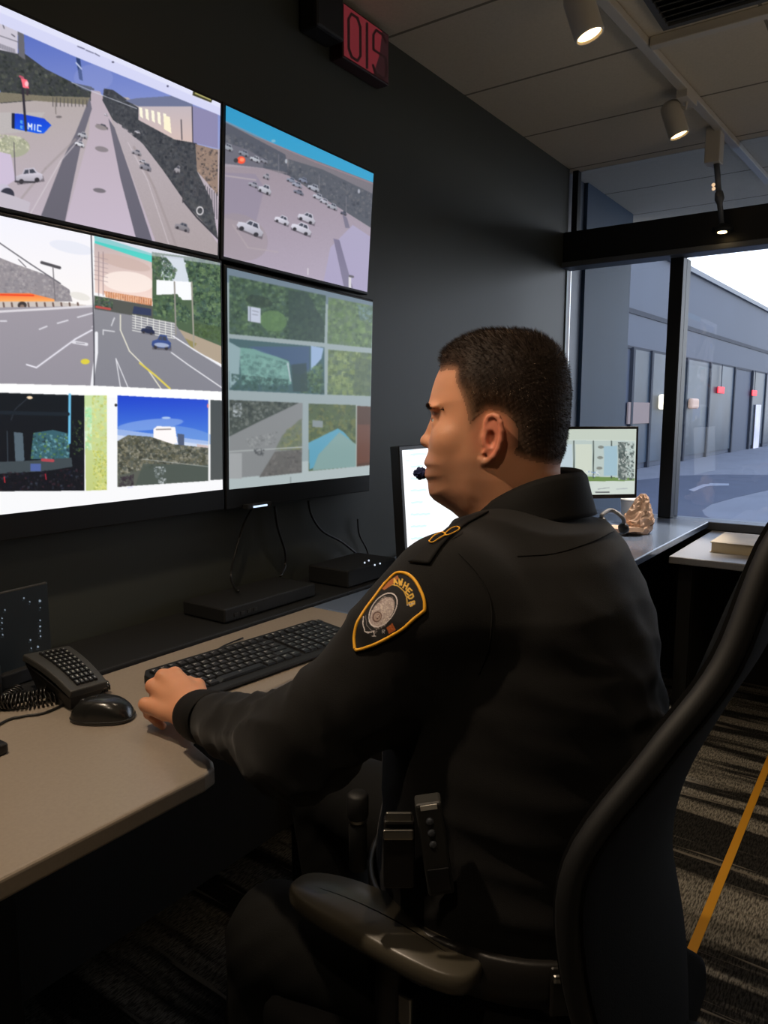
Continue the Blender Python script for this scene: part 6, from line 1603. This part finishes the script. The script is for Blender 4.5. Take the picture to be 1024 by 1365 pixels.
# relax depth jitter
pcx = np.array(PC); pcol = Pp.sample(pcx[:, 0], pcx[:, 1])
M['patch'] = diff_attr('embroidered_patch_cloth', rough=.75)
pt_ = raw_mesh('sleeve_patch', PV, PF, M['patch'], shirt, True, pcol)
pt_['label'] = 'black shoulder patch with silver seal and gold lettering'
brd = [on_shirt(x, y, .0028) for x, y in PO]; 
bc_ = curve_pts([V3(*p, 0) for p in PO + [PO[0]]], 6)
brd = [on_shirt(p[0], p[1], .0024) for p in bc_]; brd = [b for b in brd if b is not None]
brd = [(brd[i - 1] + brd[i] * 2 + brd[(i + 1) % len(brd)]) / 4 for i in range(len(brd))]
MB().tube(brd, .0019, 8, cap=False).build('gold_border', M['gold'], pt_, smooth=True)
# seams: yoke line and armhole
def seam(pts, r=.0008, name='seam'):
    s_ = [on_shirt(p[0], p[1], .0005) for p in curve_pts([V3(*p, 0) for p in pts], 8)]; s_ = [x for x in s_ if x is not None]
    if len(s_) > 4: MB().tube(s_, r, 6).build(name, M['collar'], shirt, smooth=True)
seam([(612, 738), (640, 770), (655, 810), (652, 860), (638, 900)])
seam([(690, 742), (740, 738), (790, 722), (822, 706)])

# ------------------------------------------------------------------ trousers, belt, shoes
Pt = gridP((.48, .12, .03), (1.30, 1.12, .70), .009).astype(np.float64)
Ft = torso_f(Pt, -.008, .64, .455)
ANL, ANR = V3(.72, .76, .12), V3(1.04, .82, .12)
for hh, kk, an in ((HIPL, KNL, ANL), (HIPR, KNR, ANR)):
    g_ = smin(cone(Pt, hh, kk, .098, .072), cone(Pt, kk, an, .070, .056), .02)
    q_ = Pt - kk; g_ = g_ + .005 * (np.abs(np.sin(q_ @ V3(20, 60, 50))) - .6) * np.exp(-np.sum(q_ * q_, -1) / (2 * .08 ** 2))
    Ft = smin(Ft, g_, .03)
Ft = np.maximum(Ft, .10 - Pt[..., 2])
Vt, Qt = surfnet(Ft, Pt[0, 0, 0], .009)
trs = raw_mesh('trousers', Vt, Qt, mat('black_trouser_cloth', (18, 18, 17), .85, spec=.2, bump=.2, bscale=700), PER)
def torso_ring(z, grow, n=64):
    a = np.interp(z, T_[:, 0], T_[:, 3]) + grow; b = np.interp(z, T_[:, 0], T_[:, 4]) + grow; c = V3(np.interp(z, T_[:, 0], T_[:, 1]), np.interp(z, T_[:, 0], T_[:, 2]), z); out = []
    for k in range(n + 1):
        th = 2 * math.pi * k / n; ct, st = math.cos(th), math.sin(th)
        out.append(c + TL * a * abs(ct) ** (2 / 2.3) * math.copysign(1, ct) + TF * b * abs(st) ** (2 / 2.3) * math.copysign(1, st))
    return out
M['leather'] = mat('black_leather', (30, 28, 26), .42, spec=.5, bump=.1, bscale=300)
blt = MB().grid(np.array([torso_ring(.608, .004), torso_ring(.611, .010), torso_ring(.658, .010), torso_ring(.661, .004)])).build('duty_belt', M['leather'], PER, smooth=True, solid=.004)
def belt_pt(th, z, g): 
    r = torso_ring(z, g, 360); return r[int(th) % 360]
def on_belt(th, z, w, h, d, name, m, parent=blt, g=.012, bev=.003):
    p = belt_pt(th, z, g + d / 2); p2 = belt_pt(th + 3, z, g + d / 2); t_ = p2 - p; t_[2] = 0; t_ /= np.linalg.norm(t_); nn = V3(t_[1], -t_[0], 0)
    return MB().obox(p, t_ * w / 2, nn * d / 2, V3(0, 0, h / 2)).build(name, m, parent, bevel=bev)
# keepers and gear on the near side (0 = left side, 90 = front, 270 = back)
kth = min(range(200, 340), key=lambda t: abs(to_px(belt_pt(t, .63, .01))[0] - 745))
on_belt(kth, .634, .026, .058, .006, 'belt_keeper', M['leather'])
on_belt(kth, .652, .026, .010, .010, 'keeper_snap', M['chrome'])
for (w_, z_) in ((.0, .665), (.0, .635)):
    pass
# handcuff case with two steel bars
pc_ = at_d(533, 1110, .80)
hc = empty('handcuffs', (pc_[0], pc_[1], pc_[2])); tag(hc, 'steel handcuffs showing as two bars in a black belt pouch', 'handcuffs')
e1, e2 = RT, Zv; e3 = V3(-FW[0], -FW[1], 0)
pb_ = at_d(532, 1135, .815); MB().obox(pb_, e1 * .017, e3 * .008, e2 * .040).build('pouch', M['leather'], hc, bevel=.003)
for (x, y, wd_, ht_) in ((532, 1088, .0145, .0050), (531, 1112, .0165, .0058)):
    p = at_d(x, y, .795); MB().obox(p, e1 * wd_, e3 * .003, e2 * ht_).build('steel_bar', M['chrome'], hc, bevel=.002)
hc.location = Vector(pb_)
for c_ in hc.children: c_.matrix_parent_inverse = Matrix.Translation(-Vector(pb_))
# radio
pr0, pr1 = at_d(570, 1064, .80), at_d(588, 1185, .82)
rd = empty('handheld_radio', pr1); tag(rd, 'tall slim black radio with a tiny pale display on the hip', 'radio')
ax_ = pr0 - pr1; Lr = np.linalg.norm(ax_); ax_ /= Lr; sxr = np.cross(ax_, e3); sxr /= np.linalg.norm(sxr); n3 = np.cross(sxr, ax_)
cr_ = (pr0 + pr1) / 2
MB().obox(cr_, sxr * .0145, n3 * .011, ax_ * Lr / 2).build('radio_case', M['phone'], rd, bevel=.003)
sg_ = 1 if n3 @ (EYE - cr_) > 0 else -1
MB().obox(pr0 + ax_ * -.004 + n3 * sg_ * .0112, sxr * .009, n3 * .0006, ax_ * .0028).build('display', M['legend'], rd)
for k in range(3): MB().lathe(pr0 - ax_ * (.020 + .014 * k) + n3 * sg_ * .0105 - sxr * .001, [(.0042, 0), (.0042, .002), (.003, .003)], 14, n3 * sg_).build('button', M['frame_mid'], rd, smooth=True)
MB().obox(pr1 + ax_ * .02 + n3 * sg_ * .0115, sxr * .0125, n3 * .0015, ax_ * .014).build('belt_clip', M['black_plastic'], rd, bevel=.003)
# pistol magazine pouch and small flashlight to the left of them
pf_ = at_d(477, 1100, .81)
fl = empty('flashlight', pf_); tag(fl, 'small black flashlight on the belt, its ring catching light', 'flashlight')
MB().lathe(pf_ - Zv * .05, [(.010, 0), (.010, .05), (.0085, .053), (.0085, .056), (.012, .062), (.012, .085), (.009, .088)], 20).build('barrel', M['matte_black'], fl, smooth=True)
MB().lathe(pf_ + Zv * .006, [(.0105, 0), (.0105, .004), (.0095, .005)], 20).build('ring', M['chrome'], fl, smooth=True)
for c_ in (ANL, ANR):
    V = []; 
    d_ = V3(-.15, 1, 0); d_ /= np.linalg.norm(d_); s_ = V3(1, .15, 0); rows_ = []
    for i in range(13):
        t_ = i / 12; w_ = .045 * (1 - .45 * abs(2 * t_ - 1) ** 4) ; hgt = .085 * (1 - .55 * sstep(np.array(t_), .3, .9)); c0 = V3(c_[0], c_[1], 0) + d_ * (-.09 + .29 * t_)
        k_ = .35 if i in (0, 12) else 1
        rows_.append([c0 + s_ * w_ * k_ * math.cos(a) + Zv * (.004 + max(0, hgt * (.5 + .5 * math.sin(a)) * (k_ if i else 1))) for a in np.linspace(0, 2 * math.pi, 25)])
    MB().grid(np.array(rows_)).build('shoe', M['leather'], PER, smooth=True)

# ------------------------------------------------------------------ headset microphone in front of the mouth
mcn = hp(561, 631, -.012)
hsx = empty('headset', mcn); tag(hsx, 'headset microphone with dark blue foam held in front of the mouth', 'headset')
Vm = []; 
for i in range(13):
    for j in range(20):
        a, b = math.pi * i / 12, 2 * math.pi * j / 20; r_ = .0088 * (1 + .10 * rng.randn())
        Vm.append(mcn + HF * math.cos(a) * r_ * 1.15 + HL * math.sin(a) * math.cos(b) * r_ + Zv * math.sin(a) * math.sin(b) * r_)
Fm = [(i * 20 + j, i * 20 + (j + 1) % 20, (i + 1) * 20 + (j + 1) % 20, (i + 1) * 20 + j) for i in range(12) for j in range(20)]
raw_mesh('foam_cover', Vm, Fm, mat('dark_blue_foam', (28, 40, 84), .9, bump=.5, bscale=500), hsx, smooth=False)
farear = C0 - HL * .088 + HF * ((EARC - C0) @ HF) + Zv * (EARC - C0)[2]
bm = [mcn - HF * .006, mcn - HL * .035 - HF * .012, C0 - HL * .072 + HF * .05 + Zv * (-.05), farear + HF * .012 - Zv * .02, farear + HF * .004]
MB().tube(curve_pts(bm, 8), .0018, 8).build('boom', M['black_plastic'], hsx, smooth=True)
MB().lathe(farear - HL * .0, [(.012, -.004), (.016, 0), (.016, .008), (.008, .012)], 20, -HL).build('earpiece', M['black_plastic'], hsx, smooth=True)
